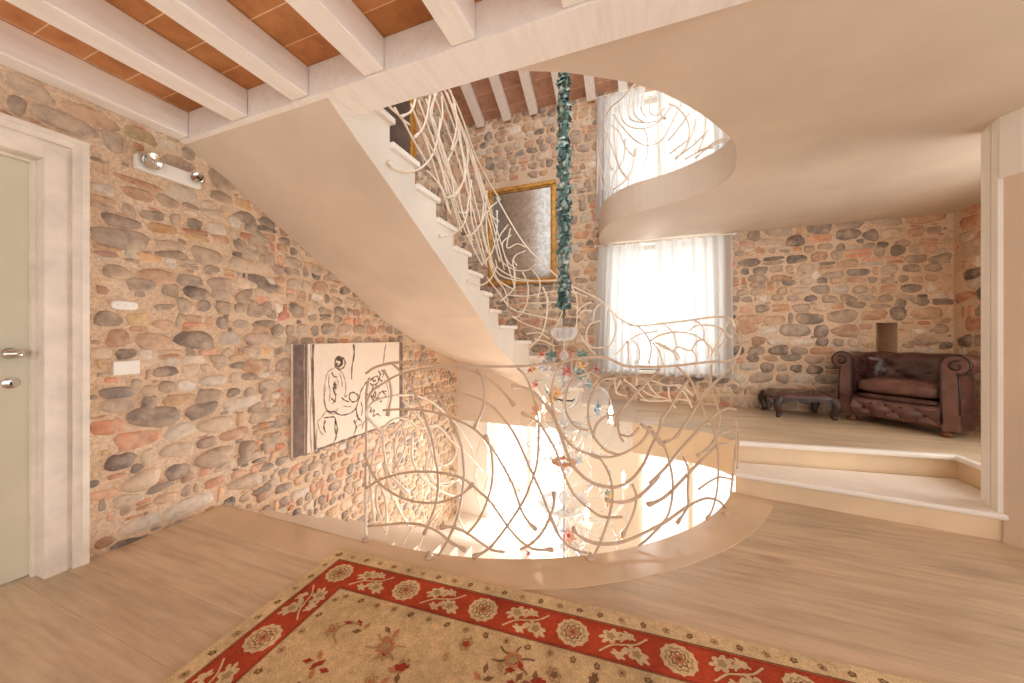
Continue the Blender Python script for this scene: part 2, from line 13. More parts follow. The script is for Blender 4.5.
'D':[[(-0.031,3.503,3.603),(-0.145,3.578,3.553),(-0.273,3.732,3.571),(-0.386,3.966,3.583),(-0.482,4.379,3.642),(-0.481,4.371,3.389),(-0.481,4.371,3.114),(-0.482,4.379,2.952)],[[0,[(-0.248,3.693,3.472),(-0.145,3.578,3.245),(-0.021,3.498,3.045),(0.095,3.439,2.949),(0.207,3.403,2.968),(0.294,3.363,3.106),(0.352,3.324,3.205)]],[0,[(-0.19,3.619,3.502),(-0.145,3.578,3.311),(-0.041,3.509,3.183),(0.095,3.439,3.124),(0.207,3.403,3.17),(0.269,3.378,3.239)]],[0,[(-0.072,3.527,3.544),(-0.103,3.546,3.413),(-0.072,3.527,3.286),(0.038,3.466,3.194),(0.152,3.42,3.152)]],[0,[(-0.021,3.498,3.502),(-0.041,3.509,3.375),(-0.011,3.492,3.273),(0.076,3.447,3.164)]],[0,[(0.038,3.466,3.445),(0.015,3.479,3.343),(0.057,3.456,3.236)]],[0,[(0.095,3.439,3.402),(0.092,3.441,3.26),(0.152,3.42,3.203),(0.225,3.397,3.242)]],[1,[(0.188,3.409,3.339),(0.197,3.406,3.194),(0.233,3.393,3.138)]],[1,[(0.26,3.382,3.264),(0.328,3.342,3.183),(0.392,3.294,3.043),(0.411,3.279,2.916),(0.392,3.294,2.814),(0.352,3.324,2.76)]],[0,[(0.26,3.382,2.926),(0.344,3.33,2.997),(0.423,3.269,3.077)]],[2,[(0.311,3.353,2.743),(0.392,3.294,2.795),(0.467,3.231,2.988)]],[0,[(0.26,3.382,2.807),(0.392,3.294,2.852)]],[1,[(0.517,3.185,2.949),(0.51,3.192,2.846),(0.467,3.231,2.701)]],[0,[(0.352,3.324,2.76),(0.438,3.257,2.785),(0.537,3.164,2.842)]],[0,[(0.152,3.42,2.979),(0.188,3.409,2.874),(0.179,3.412,2.756)]],[0,[(0.048,3.461,3.137),(0.086,3.443,3.015),(0.08,3.445,2.852),(0.038,3.466,2.724)]],[1,[(-0.273,3.732,3.385),(-0.19,3.619,3.234),(-0.124,3.561,3.035),(-0.041,3.509,2.906),(-0.031,3.503,2.976)]],[0,[(-0.37,3.927,3.544),(-0.236,3.676,3.071),(-0.167,3.597,2.84),(-0.103,3.546,2.719)]],[1,[(-0.341,3.859,3.401),(-0.326,3.83,3.166),(-0.261,3.712,2.909)]],[2,[(-0.031,3.503,2.965),(-0.041,3.509,2.842),(-0.103,3.546,2.719),(-0.236,3.676,2.683)]],[2,[(-0.124,3.561,3.122),(-0.145,3.578,2.938),(-0.236,3.676,2.843),(-0.286,3.754,2.699)]],[0,[(0.376,3.306,2.699),(0.482,3.218,2.71),(0.564,3.136,2.679)]],[0,[(0.482,3.218,2.71),(0.634,3.032,2.67)]],[0,[(-0.483,4.386,3.535),(-0.403,4.014,3.098),(-0.313,3.802,2.794)]],[0,[(-0.213,3.645,3.501),(-0.236,3.676,3.299),(-0.19,3.619,2.921),(-0.082,3.533,2.688)]],[0,[(-0.403,4.014,3.426),(-0.444,4.169,3.231),(-0.37,3.927,2.806)]],[0,[(0.453,3.244,2.664),(0.564,3.136,2.714),(0.652,2.983,2.664)]]]],
'P':[[6,[(2.403,0.967),(2.461,0.954),(2.493,0.913),(2.478,0.865),(2.431,0.846),(2.385,0.873),(2.38,0.93),(2.408,0.967)]],[2,[(2.414,0.928),(2.438,0.93),(2.454,0.916)]],[2,[(2.414,0.899),(2.45,0.887)]],[4,[(2.369,0.865),(2.302,0.833),(2.274,0.753),(2.26,0.627),(2.287,0.493),(2.362,0.441),(2.414,0.487)]],[4,[(2.414,0.842),(2.461,0.808),(2.493,0.727),(2.502,0.627),(2.485,0.581),(2.534,0.587)]],[9,[(2.385,0.949),(2.426,0.95),(2.459,0.929),(2.45,0.887),(2.408,0.875),(2.389,0.911)]],[8,[(2.398,0.939),(2.445,0.926),(2.44,0.884)]],[5,[(2.38,0.74),(2.362,0.667),(2.385,0.588),(2.353,0.537)]],[4,[(2.313,0.814),(2.309,0.731),(2.324,0.654),(2.313,0.563)]],[4,[(2.426,0.812),(2.45,0.751),(2.461,0.672)]],[5,[(2.34,0.83),(2.362,0.79),(2.403,0.776)]],[8,[(2.362,0.72),(2.385,0.706),(2.376,0.68),(2.353,0.668)]],[5,[(2.335,0.596),(2.362,0.563),(2.391,0.549)]],[6,[(2.292,0.483),(2.335,0.465),(2.38,0.465)]],[5,[(2.45,0.577),(2.498,0.54),(2.542,0.522)]],[4,[(2.473,0.495),(2.522,0.476),(2.572,0.472)]],[6,[(2.274,0.404),(2.258,0.353),(2.274,0.294)]],[6,[(2.38,0.38),(2.403,0.298),(2.385,0.208)]],[8,[(2.845,0.716),(2.869,0.681),(2.899,0.686)]],[8,[(2.893,0.634),(2.936,0.606),(2.967,0.629)]],[7,[(2.773,0.565),(2.793,0.52),(2.782,0.479)]],[7,[(2.831,0.535),(2.86,0.476),(2.881,0.527)]],[7,[(2.936,0.496),(2.973,0.445),(2.999,0.485)]],[5,[(2.69,0.495),(2.709,0.429),(2.698,0.349)]],[6,[(2.598,0.33),(2.629,0.262),(2.611,0.205)]],[4,[(2.391,0.768),(2.414,0.708),(2.376,0.646),(2.403,0.604)]],[3,[(2.281,0.697),(2.26,0.572),(2.302,0.472)]],[4,[(2.287,0.484),(2.228,0.433),(2.198,0.404),(2.218,0.327),(2.253,0.272)]],[5,[(2.26,0.426),(2.324,0.421),(2.38,0.399),(2.376,0.305),(2.391,0.225),(2.362,0.176)]],[5,[(2.369,0.458),(2.45,0.412),(2.559,0.409),(2.624,0.446),(2.663,0.521)]],[6,[(2.559,0.609),(2.542,0.562),(2.577,0.516),(2.637,0.515),(2.65,0.564),(2.598,0.603),(2.559,0.603)]],[8,[(2.624,0.446),(2.645,0.36),(2.677,0.312)]],[6,[(2.663,0.521),(2.69,0.599),(2.745,0.664),(2.802,0.71)]],[4,[(2.611,0.287),(2.663,0.336),(2.704,0.275),(2.65,0.257),(2.598,0.189),(2.629,0.139)]],[6,[(2.816,0.698),(2.905,0.731),(2.936,0.695),(2.92,0.653),(2.845,0.64)]],[8,[(2.936,0.783),(2.967,0.747),(2.951,0.693),(2.999,0.665)]],[6,[(2.983,0.79),(3.015,0.753),(2.999,0.71)]],[6,[(2.816,0.666),(2.86,0.628),(2.845,0.597),(2.905,0.611)]],[5,[(2.759,0.589),(2.773,0.502),(2.745,0.465)]],[6,[(2.816,0.58),(2.845,0.511),(2.89,0.569),(2.905,0.479),(2.951,0.538),(2.999,0.553),(3.063,0.543)]],[6,[(2.999,0.553),(3.047,0.5),(2.983,0.466)]],[6,[(2.787,0.435),(2.831,0.406),(2.816,0.366),(2.875,0.375),(2.86,0.313),(2.92,0.322),(2.967,0.29)]],[4,[(3.031,0.684),(3.096,0.538),(3.08,0.403),(3.047,0.273)]],[5,[(2.816,0.301),(2.731,0.278),(2.704,0.223)]],[7,[(2.198,0.144),(2.313,0.135),(2.45,0.141),(2.572,0.125),(2.816,0.108),(3.031,0.095),(3.199,0.074)]],[6,[(2.593,1.078),(2.603,0.976),(2.577,0.857),(2.572,0.737)]],[4,[(2.611,1.077),(2.598,0.916)]],[5,[(3.053,1.068),(3.031,0.978),(3.015,0.855)]],[3,[(2.071,1.088),(2.067,0.865),(2.075,0.519),(2.071,0.141)]],[4,[(2.128,1.087),(2.138,0.77),(2.124,0.421),(2.138,0.136)]],[8,[(2.152,1.087),(2.148,0.857),(2.157,0.502),(2.171,0.143)]],[2,[(2.099,1.088),(2.105,0.687),(2.093,0.342)]],[4,[(2.187,0.353),(2.183,0.211),(2.198,0.153)]],[3,[(3.289,1.064),(3.3,0.797)]]]}
# ------------------------------------------------------------------ colours and materials
def lin(c):
    return tuple(((v/255)/12.92 if v/255 <= .04045 else ((v/255+.055)/1.055)**2.4) for v in c)
def rgba(c): return lin(c)+(1,)
def newmat(name):
    m = bpy.data.materials.new(name); m.use_nodes = True
    nt = m.node_tree; b = nt.nodes['Principled BSDF']
    return m, nt, b
def tex(nt, scale=(1,1,1), rot=(0,0,0), coord='Object', loc=(0,0,0)):
    tc = nt.nodes.new('ShaderNodeTexCoord'); mp = nt.nodes.new('ShaderNodeMapping')
    mp.inputs['Scale'].default_value = scale; mp.inputs['Rotation'].default_value = rot; mp.inputs['Location'].default_value = loc
    nt.links.new(tc.outputs[coord], mp.inputs['Vector']); return mp.outputs['Vector']
def noise(nt, vec, scale, detail=4, rough=.55):
    n = nt.nodes.new('ShaderNodeTexNoise'); n.inputs['Scale'].default_value = scale
    n.inputs['Detail'].default_value = detail; n.inputs['Roughness'].default_value = rough
    nt.links.new(vec, n.inputs['Vector']); return n.outputs['Fac']
def ramp(nt, fac, stops):
    r = nt.nodes.new('ShaderNodeValToRGB'); e = r.color_ramp.elements
    while len(e) < len(stops): e.new(.5)
    for k, (p, c) in enumerate(stops):
        e[k].position = p; e[k].color = rgba(c) if len(c) == 3 else c
    nt.links.new(fac, r.inputs['Fac']); return r.outputs['Color']
def mix(nt, a, b, fac, mode='MIX'):
    n = nt.nodes.new('ShaderNodeMix'); n.data_type = 'RGBA'; n.blend_type = mode
    for sock, v in ((n.inputs[0], fac), (n.inputs[6], a), (n.inputs[7], b)):
        if hasattr(v, 'links'): nt.links.new(v, sock)
        else: sock.default_value = v
    return n.outputs[2]
def bump(nt, b, h, strength=.3, dist=.01):
    n = nt.nodes.new('ShaderNodeBump'); n.inputs['Strength'].default_value = strength; n.inputs['Distance'].default_value = dist
    nt.links.new(h, n.inputs['Height']); nt.links.new(n.outputs['Normal'], b.inputs['Normal'])
def simple(name, col, rough=.6, var=.08, scale=6, bm=.1, metal=0, coat=0, spec=.5):
    m, nt, b = newmat(name)
    v = tex(nt); f = noise(nt, v, scale)
    lo = tuple(max(0, int(x*(1-var))) for x in col); hi = tuple(min(255, int(x*(1+var))) for x in col)
    nt.links.new(ramp(nt, f, [(.25, lo), (.75, hi)]), b.inputs['Base Color'])
    b.inputs['Roughness'].default_value = rough; b.inputs['Metallic'].default_value = metal
    b.inputs['Specular IOR Level'].default_value = spec
    if coat: b.inputs['Coat Weight'].default_value = coat
    if bm: bump(nt, b, noise(nt, v, scale*6), bm, .004)
    return m
def glassy(name, col, alpha=.45, rough=.05):
    m, nt, b = newmat(name); out = nt.nodes['Material Output']
    tr = nt.nodes.new('ShaderNodeBsdfTransparent'); mx = nt.nodes.new('ShaderNodeMixShader')
    b.inputs['Base Color'].default_value = rgba(col); b.inputs['Roughness'].default_value = rough
    lw = nt.nodes.new('ShaderNodeLayerWeight'); lw.inputs['Blend'].default_value = .4
    ma = nt.nodes.new('ShaderNodeMath'); ma.operation = 'MULTIPLY_ADD'
    ma.inputs[1].default_value = 1-alpha; ma.inputs[2].default_value = alpha*.6
    nt.links.new(lw.outputs['Facing'], ma.inputs[0]); nt.links.new(ma.outputs[0], mx.inputs['Fac'])
    nt.links.new(tr.outputs[0], mx.inputs[1]); nt.links.new(b.outputs[0], mx.inputs[2]); nt.links.new(mx.outputs[0], out.inputs['Surface'])
    return m
M = {}
M['plaster'] = simple('lime_plaster', (219,200,180), .75, .05, 1.6, .15)
M['plaster_pale'] = simple('pale_plaster', (234,225,213), .75, .04, 1.6, .12)
M['white_wall'] = simple('white_wall_paint', (240,234,224), .7, .02, 3, .05)
M['whitewash'] = None
def whitewash():
    m, nt, b = newmat('whitewashed_timber')
    v = tex(nt, (9, 1.2, 9)); f = noise(nt, v, 3.5, 6, .65)
    nt.links.new(ramp(nt, f, [(.2, (230,220,209)), (.5, (242,235,227)), (.8, (247,242,236))]), b.inputs['Base Color'])
    b.inputs['Roughness'].default_value = .65; bump(nt, b, f, .15, .004); return m
M['whitewash'] = whitewash()
M['casing'] = simple('worn_white_casing', (236,226,212), .6, .06, 9, .15)
M['doorpaint'] = simple('sage_door_paint', (219,213,189), .45, .02, 4, .03)
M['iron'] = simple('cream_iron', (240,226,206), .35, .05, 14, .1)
M['iron_backlit'] = simple('backlit_iron', (204,178,150), .35, .06, 14, .1)  # cream railing paint with the backlit shade of the near rods put in
M['treadstone'] = simple('white_tread_stone', (243,236,226), .35, .02, 8, .05)
M['stepstone'] = simple('cream_step_stone', (228,204,170), .3, .05, 3, .05)
M['rim'] = simple('cream_floor_rim', (222,197,164), .16, .05, 2.5, .03)
M['chrome'] = simple('chrome', (215,212,208), .18, .03, 20, 0, 1)
M['dark_metal'] = simple('dark_metal', (60,52,46), .4, .1, 20, .1, .6)
M['plate'] = simple('white_plastic', (246,242,234), .4, .01, 5, 0)
M['gilt'] = simple('gilt_frame', (186,136,62), .35, .25, 18, .3, .35)
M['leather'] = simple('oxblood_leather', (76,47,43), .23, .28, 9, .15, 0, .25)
M['leather_lit'] = simple('lit_leather', (106,72,65), .28, .25, 10, .15, 0, .25)  # lighter copy of the same leather, light painted into the front and seat
M['leather_button'] = simple('dark_leather', (38,20,20), .35, .1, 10, 0)
M['bunfoot'] = simple('polished_wood', (112,66,36), .3, .15, 12, .05)
M['stool_wood'] = simple('dark_carved_wood', (62,44,38), .38, .25, 14, .2)
M['bulb'] = simple('bulb_glass', (255,240,215), .3, .01, 5, 0)
bb = M['bulb'].node_tree.nodes['Principled BSDF']; bb.inputs['Emission Color'].default_value = (1,.82,.58,1); bb.inputs['Emission Strength'].default_value = 8
M['clear_glass'] = glassy('clear_murano_glass', (244,246,246), .55)
M['pane'] = glassy('window_glass', (255,255,255), .04, .02)
M['red_glass'] = glassy('red_glass', (214,62,62), .9); M['teal_glass'] = glassy('teal_glass', (52,150,150), .9)
M['yellow_glass'] = glassy('amber_glass', (240,178,50), .9); M['pink_glass'] = glassy('pink_glass', (236,140,120), .9); M['blue_glass'] = glassy('blue_glass', (110,180,220), .85)
M['canvas'] = simple('cream_canvas', (240,224,206), .85, .02, 30, .1)
M['ink'] = simple('brown_ink', (128,106,94), .9, .15, 30, 0)
M['ink_soft'] = simple('washed_ink', (176,154,138), .9, .15, 30, 0)
M['canvas_band'] = simple('dark_canvas_band', (120,100,92), .9, .2, 12, 0)
def attr_mat(name, rough=.7, bscale=46, bstr=.6, mott=.42):
    m, nt, b = newmat(name)
    a = nt.nodes.new('ShaderNodeAttribute'); a.attribute_name = 'Col'
    v = tex(nt); f = noise(nt, v, 26, 6, .65); f2 = noise(nt, v, 7, 3)
    k = 1-mott
    g = ramp(nt, f, [(.25, (k,k,k,1)), (.5, (1,1,1,1)), (.78, (1+mott*.6,)*3+(1,))])
    g2 = ramp(nt, f2, [(.3, (.86,.86,.86,1)), (.7, (1.1,1.08,1.05,1))])
    c = mix(nt, mix(nt, a.outputs['Color'], g, 1., 'MULTIPLY'), g2, 1., 'MULTIPLY')
    if name == 'river_stone':
        c = mix(nt, c, rgba((226,198,168)), ramp(nt, noise(nt, v, 11, 5, .65), [(.42,(.04,.04,.04,1)),(.68,(.6,.6,.6,1))]))
    nt.links.new(c, b.inputs['Base Color'])
    b.inputs['Roughness'].default_value = rough
    bump(nt, b, noise(nt, v, bscale, 6, .6), bstr, .006); return m
M['stone'] = attr_mat('river_stone', .62)
M['frill'] = attr_mat('ruffled_fabric', .6, 60, .2, .35)
def mortar():
    m, nt, b = newmat('peach_mortar')
    v = tex(nt); f = noise(nt, v, 3, 6, .6); f2 = noise(nt, v, 60, 5, .7)
    c1 = ramp(nt, f, [(.3, (214,184,152)), (.5, (228,200,170)), (.72, (236,214,190))])
    c2 = ramp(nt, f2, [(.32, (.7,.68,.66,1)), (.6, (1.06,1.06,1.06,1))])
    nt.links.new(mix(nt, c1, c2, 1., 'MULTIPLY'), b.inputs['Base Color']); b.inputs['Roughness'].default_value = .9
    bump(nt, b, f2, .7, .01); return m
M['mortar'] = mortar()
def wood():
    m, nt, b = newmat('pale_oak_boards')
    v = tex(nt)
    br = nt.nodes.new('ShaderNodeTexBrick'); nt.links.new(v, br.inputs['Vector'])
    br.offset = .37; br.inputs['Scale'].default_value = 1
    br.inputs['Brick Width'].default_value = 2.3; br.inputs['Row Height'].default_value = .23
    br.inputs['Mortar Size'].default_value = .0012; br.inputs['Mortar Smooth'].default_value = .2
    br.inputs['Color1'].default_value = (.9,.9,.9,1); br.inputs['Color2'].default_value = (1.06,1.05,1.04,1); br.inputs['Mortar'].default_value = (.72,.68,.64,1)
    g1 = noise(nt, tex(nt, (1.1, 16, 1)), 2.2, 7, .62); g2 = noise(nt, tex(nt, (.8, 3.2, 1)), 1.7, 5, .6)
    c1 = ramp(nt, g1, [(.25, (192,168,138)), (.5, (213,191,161)), (.75, (226,207,181))])
    c2 = ramp(nt, g2, [(.32, (.78,.75,.72,1)), (.5, (1,1,1,1)), (.7, (1.07,1.06,1.04,1))])
    vo = nt.nodes.new('ShaderNodeTexVoronoi'); vo.inputs['Scale'].default_value = 1.15; nt.links.new(tex(nt, (1, 2.4, 1)), vo.inputs['Vector'])
    kn = ramp(nt, vo.outputs['Distance'], [(0, (.38,.33,.3,1)), (.035, (.6,.55,.5,1)), (.12, (1,1,1,1))])
    c = mix(nt, mix(nt, mix(nt, c1, c2, 1., 'MULTIPLY'), br.outputs['Color'], 1., 'MULTIPLY'), kn, .75, 'MULTIPLY')
    nt.links.new(c, b.inputs['Base Color']); b.inputs['Roughness'].default_value = .33
    bump(nt, b, g1, .06, .003); return m
M['wood'] = wood()
def tiles(name, bw, rh, rot=(0,0,0), c1=(196,126,82), c2=(166,112,62), loc=(0,0,0)):
    m, nt, b = newmat(name)
    v = tex(nt, (1,1,1), rot, 'Object', loc)
    br = nt.nodes.new('ShaderNodeTexBrick'); nt.links.new(v, br.inputs['Vector']); br.offset = 0
    br.inputs['Scale'].default_value = 1; br.inputs['Brick Width'].default_value = bw; br.inputs['Row Height'].default_value = rh
    br.inputs['Mortar Size'].default_value = .003; br.inputs['Mortar Smooth'].default_value = .3
    br.inputs['Color1'].default_value = rgba(c1); br.inputs['Color2'].default_value = rgba(c2); br.inputs['Mortar'].default_value = rgba((226,190,150))
    f = noise(nt, tex(nt), 9, 6, .65)
    g = ramp(nt, f, [(.3, (.72,.68,.62,1)), (.55, (1.0,1.0,1.0,1)), (.75, (1.15,1.12,1.05,1))])
    nt.links.new(mix(nt, br.outputs['Color'], g, 1., 'MULTIPLY'), b.inputs['Base Color']); b.inputs['Roughness'].default_value = .8
    bump(nt, b, f, .3, .005); return m
M['tiles'] = tiles('terracotta_tiles', .468, .147, (0,0,0), (212,146,98), (184,124,72), (.213,.05,0))
M['rooftiles'] = tiles('roof_terracotta', .41, .2, (0,0,0), (196,154,130), (178,134,112), (.15,0,0))
def rugmat(name, col, var=.1):
    m, nt, b = newmat(name); v = tex(nt)
    f = noise(nt, v, 5, 4); f2 = noise(nt, v, 220, 2); f3 = noise(nt, v, 34, 4, .7)
    lo = tuple(int(x*(1-var)) for x in col); hi = tuple(min(255, int(x*(1+var*.6))) for x in col)
    c = mix(nt, ramp(nt, f, [(.3, lo), (.7, hi)]), ramp(nt, f2, [(.3, (.72,.72,.72,1)), (.7, (1.12,1.12,1.12,1))]), 1., 'MULTIPLY')
    c = mix(nt, c, ramp(nt, f3, [(.3, (.8,.78,.76,1)), (.6, (1.03,1.03,1.03,1))]), 1., 'MULTIPLY')
    nt.links.new(c, b.inputs['Base Color']); b.inputs['Roughness'].default_value = .95; b.inputs['Specular IOR Level'].default_value = .1
    bump(nt, b, f2, .5, .004); return m
M['rug_field'] = rugmat('rug_beige_wool', (226,198,152)); M['rug_red'] = rugmat('rug_red_wool', (196,84,58), .14)
M['rug_cream'] = rugmat('rug_cream_wool', (234,208,164)); M['rug_brown'] = rugmat('rug_brown_wool', (142,112,82)); M['rug_rust'] = rugmat('rug_rust_wool', (172,72,54)); M['rug_tan'] = rugmat('rug_tan_wool', (194,162,118)); M['rug_pink'] = rugmat('rug_pink_wool', (206,142,104))
def curtain_mat():
    m, nt, b = newmat('white_voile'); out = nt.nodes['Material Output']
    d = nt.nodes.new('ShaderNodeBsdfDiffuse'); d.inputs['Color'].default_value = rgba((240,238,234))
    t = nt.nodes.new('ShaderNodeBsdfTranslucent'); t.inputs['Color'].default_value = rgba((206,206,205))
    mx = nt.nodes.new('ShaderNodeMixShader'); mx.inputs[0].default_value = .5
    nt.links.new(d.outputs[0], mx.inputs[1]); nt.links.new(t.outputs[0], mx.inputs[2])
    tr = nt.nodes.new('ShaderNodeBsdfTransparent'); m2 = nt.nodes.new('ShaderNodeMixShader'); m2.inputs[0].default_value = .08
    nt.links.new(mx.outputs[0], m2.inputs[1]); nt.links.new(tr.outputs[0], m2.inputs[2])
    nt.links.new(m2.outputs[0], out.inputs['Surface']); return m
M['voile'] = curtain_mat()
def mirror_mat():
    m, nt, b = newmat('antique_mirror'); v = tex(nt)
    f = noise(nt, v, 16, 8, .8)
    nt.links.new(ramp(nt, f, [(.3, (142,132,124)), (.5, (176,168,160)), (.7, (198,192,184))]), b.inputs['Base Color'])
    b.inputs['Metallic'].default_value = .9; b.inputs['Roughness'].default_value = .14; return m
M['mirror'] = mirror_mat()

# ------------------------------------------------------------------ mesh helpers
class MB:
    def __init__(s): s.v=[]; s.f=[]; s.m=[]; s.c=[]; s.sm=[]; s.col=(1,1,1); s.mi=0; s.smooth=False
    def V(s, p): s.v.append(tuple(p)); s.c.append(s.col); return len(s.v)-1
    def F(s, idx): s.f.append(tuple(idx)); s.m.append(s.mi); s.sm.append(s.smooth)
    def quad(s, a, b, c, d): s.F([s.V(p) for p in (a,b,c,d)])
    def poly(s, pts): s.F([s.V(p) for p in pts])
    def box(s, x0, x1, y0, y1, z0, z1, mat=None):
        P = [(x,y,z) for z in (z0,z1) for y in (y0,y1) for x in (x0,x1)]
        if mat is not None: P = [mat @ Vector(p) for p in P]
        i = [s.V(p) for p in P]
        for q in ((0,2,3,1),(4,5,7,6),(0,1,5,4),(2,6,7,3),(0,4,6,2),(1,3,7,5)): s.F([i[k] for k in q])
    def prism(s, pts, z0, z1):
        n = len(pts); a = [s.V((x,y,z0)) for x,y in pts]; b = [s.V((x,y,z1)) for x,y in pts]
        ar = sum(pts[i][0]*pts[(i+1)%n][1]-pts[(i+1)%n][0]*pts[i][1] for i in range(n))
        if ar < 0: a.reverse(); b.reverse()
        s.F(a[::-1]); s.F(b)
        for i in range(n): j=(i+1)%n; s.F((a[i],a[j],b[j],b[i]))
    def tube(s, pts, rad, n=6, cap=True):
        P = [Vector(p) for p in pts]; R = rad if hasattr(rad,'__len__') else [rad]*len(P)
        old = s.smooth; s.smooth = True; rings = []; up = None
        for i, p in enumerate(P):
            t = (P[min(i+1,len(P)-1)]-P[max(i-1,0)])
            if t.length < 1e-9: t = Vector((0,0,1))
            t.normalize()
            if up is None:
                up = t.orthogonal().normalized()
            else:
                up = up - t*up.dot(t)
                if up.length < 1e-6: up = t.orthogonal()
                up.normalize()
            w = t.cross(up)
            rings.append([s.V(p+(up*math.cos(2*PI*k/n)+w*math.sin(2*PI*k/n))*R[i]) for k in range(n)])
        for a, b in zip(rings, rings[1:]):
            for k in range(n): s.F((a[k],a[(k+1)%n],b[(k+1)%n],b[k]))
        if cap: s.F(rings[0][::-1]); s.F(rings[-1])
        s.smooth = old
    def lathe(s, prof, n=16, mat=None):
        old = s.smooth; s.smooth = True; rings = []
        for r, z in prof:
            ring = [Vector((r*math.cos(2*PI*k/n), r*math.sin(2*PI*k/n), z)) for k in range(n)]
            rings.append([s.V(mat @ p if mat is not None else p) for p in ring])
        for a, b in zip(rings, rings[1:]):
            for k in range(n): s.F((a[k],a[(k+1)%n],b[(k+1)%n],b[k]))
        s.F(rings[0][::-1]); s.F(rings[-1]); s.smooth = old
    def ball(s, c, r, n=8, m=5, sc=(1,1,1), mat=None):
        pr = [(max(1e-4,r*math.sin(PI*i/m)), -r*math.cos(PI*i/m)) for i in range(m+1)]
        T = Matrix.Translation(c) @ (mat if mat is not None else Matrix()) @ Matrix.Diagonal((*sc,1))
        s.lathe(pr, n, T)
    def grid(s, fn, nu, nv, smooth=True, closed_u=False):
        old = s.smooth; s.smooth = smooth
        I = [[s.V(fn(i/nu, j/nv)) for j in range(nv+1)] for i in range(nu+(0 if closed_u else 1))]
        L = len(I)
        for i in range(nu):
            for j in range(nv): s.F((I[i][j], I[(i+1)%L][j], I[(i+1)%L][j+1], I[i][j+1]))
        s.smooth = old
    def build(s, name, mats, parent=None, loc=None, rotz=0, kind=None):
        me = bpy.data.meshes.new(name); me.from_pydata(s.v, [], s.f)
        if not isinstance(mats, (list,tuple)): mats = [mats]
        for m in mats: me.materials.append(m)
        me.polygons.foreach_set('material_index', s.m); me.polygons.foreach_set('use_smooth', s.sm)
        if any(c != (1,1,1) for c in s.c):
            a = me.color_attributes.new('Col', 'FLOAT_COLOR', 'POINT')
            fl = []
            for c in s.c: fl += [c[0],c[1],c[2],1]
            a.data.foreach_set('color', fl)
        me.update(); o = bpy.data.objects.new(name, me); C.objects.link(o)
        if parent: o.parent = parent
        if loc: o.location = loc
        if rotz: o.rotation_euler.z = rotz
        if kind: o['kind'] = kind
        return o
def tag(o, label, cat, group=None):
    o['label'] = label; o['category'] = cat
    if group: o['group'] = group
    return o
def thing(name, label, cat, loc=(0,0,0), rotz=0, group=None):
    o = bpy.data.objects.new(name, None); C.objects.link(o); o.empty_display_size = .1
    o.location = loc; o.rotation_euler.z = rotz
    return tag(o, label, cat, group)
def struct(name, mb, mats, parent=None):
    o = mb.build(name, mats, parent)
    if parent is None: o['kind'] = 'structure'
    return o
def bevel(o, w=.006, seg=2):
    b = o.modifiers.new('b','BEVEL'); b.width = w; b.segments = seg; b.limit_method = 'ANGLE'; return o
def spline(P, n=6):
    P = [Vector(p) for p in P]
    if len(P) < 3: 
        return [P[0].lerp(P[-1], k/n) for k in range(n+1)]
    Q = [2*P[0]-P[1]]+P+[2*P[-1]-P[-2]]; out = []
    for i in range(1, len(Q)-2):
        p0,p1,p2,p3 = Q[i-1:i+3]
        for k in range(n):
            t = k/n; out.append(.5*((2*p1)+(p2-p0)*t+(2*p0-5*p1+4*p2-p3)*t*t+(-p0+3*p1-3*p2+p3)*t**3))
    out.append(P[-1]); return out
def arc(cx, cy, r, a0, a1, n):
    return [(cx+r*math.cos(math.radians(a0+(a1-a0)*k/n)), cy+r*math.sin(math.radians(a0+(a1-a0)*k/n))) for k in range(n+1)]

# ------------------------------------------------------------------ measurements of the place (metres)
XL, YB, ZC, ZU, ZP, ZL = -2.67, 4.72, 2.385, 2.68, .32, -2.61
XR = 2.95
INNER = arc(-1.3, 3.575, 2.05, -94, -19, 26)          # edge of the round stairwell in the floor
SEAM = arc(-1.42, 3.76, 2.48, -90, -23.5, 26)
HOLE = [tuple(p)[:2] for p in spline([(-.62,1.45,0),(-.47,1.51,0),(-.31,1.58,0),(-.17,1.665,0),(-.04,1.745,0),(.05,1.82,0),(.15,1.915,0),(.34,2.15,0),(.54,2.46,0),(.6,2.6,0),(.65,2.82,0),(.665,3.03,0),(.58,3.23,0),(.3,3.46,0),(-.04,3.6,0),(-.32,3.88,0),(-.46,4.35,0),(-.47,4.73,0)], 5)]

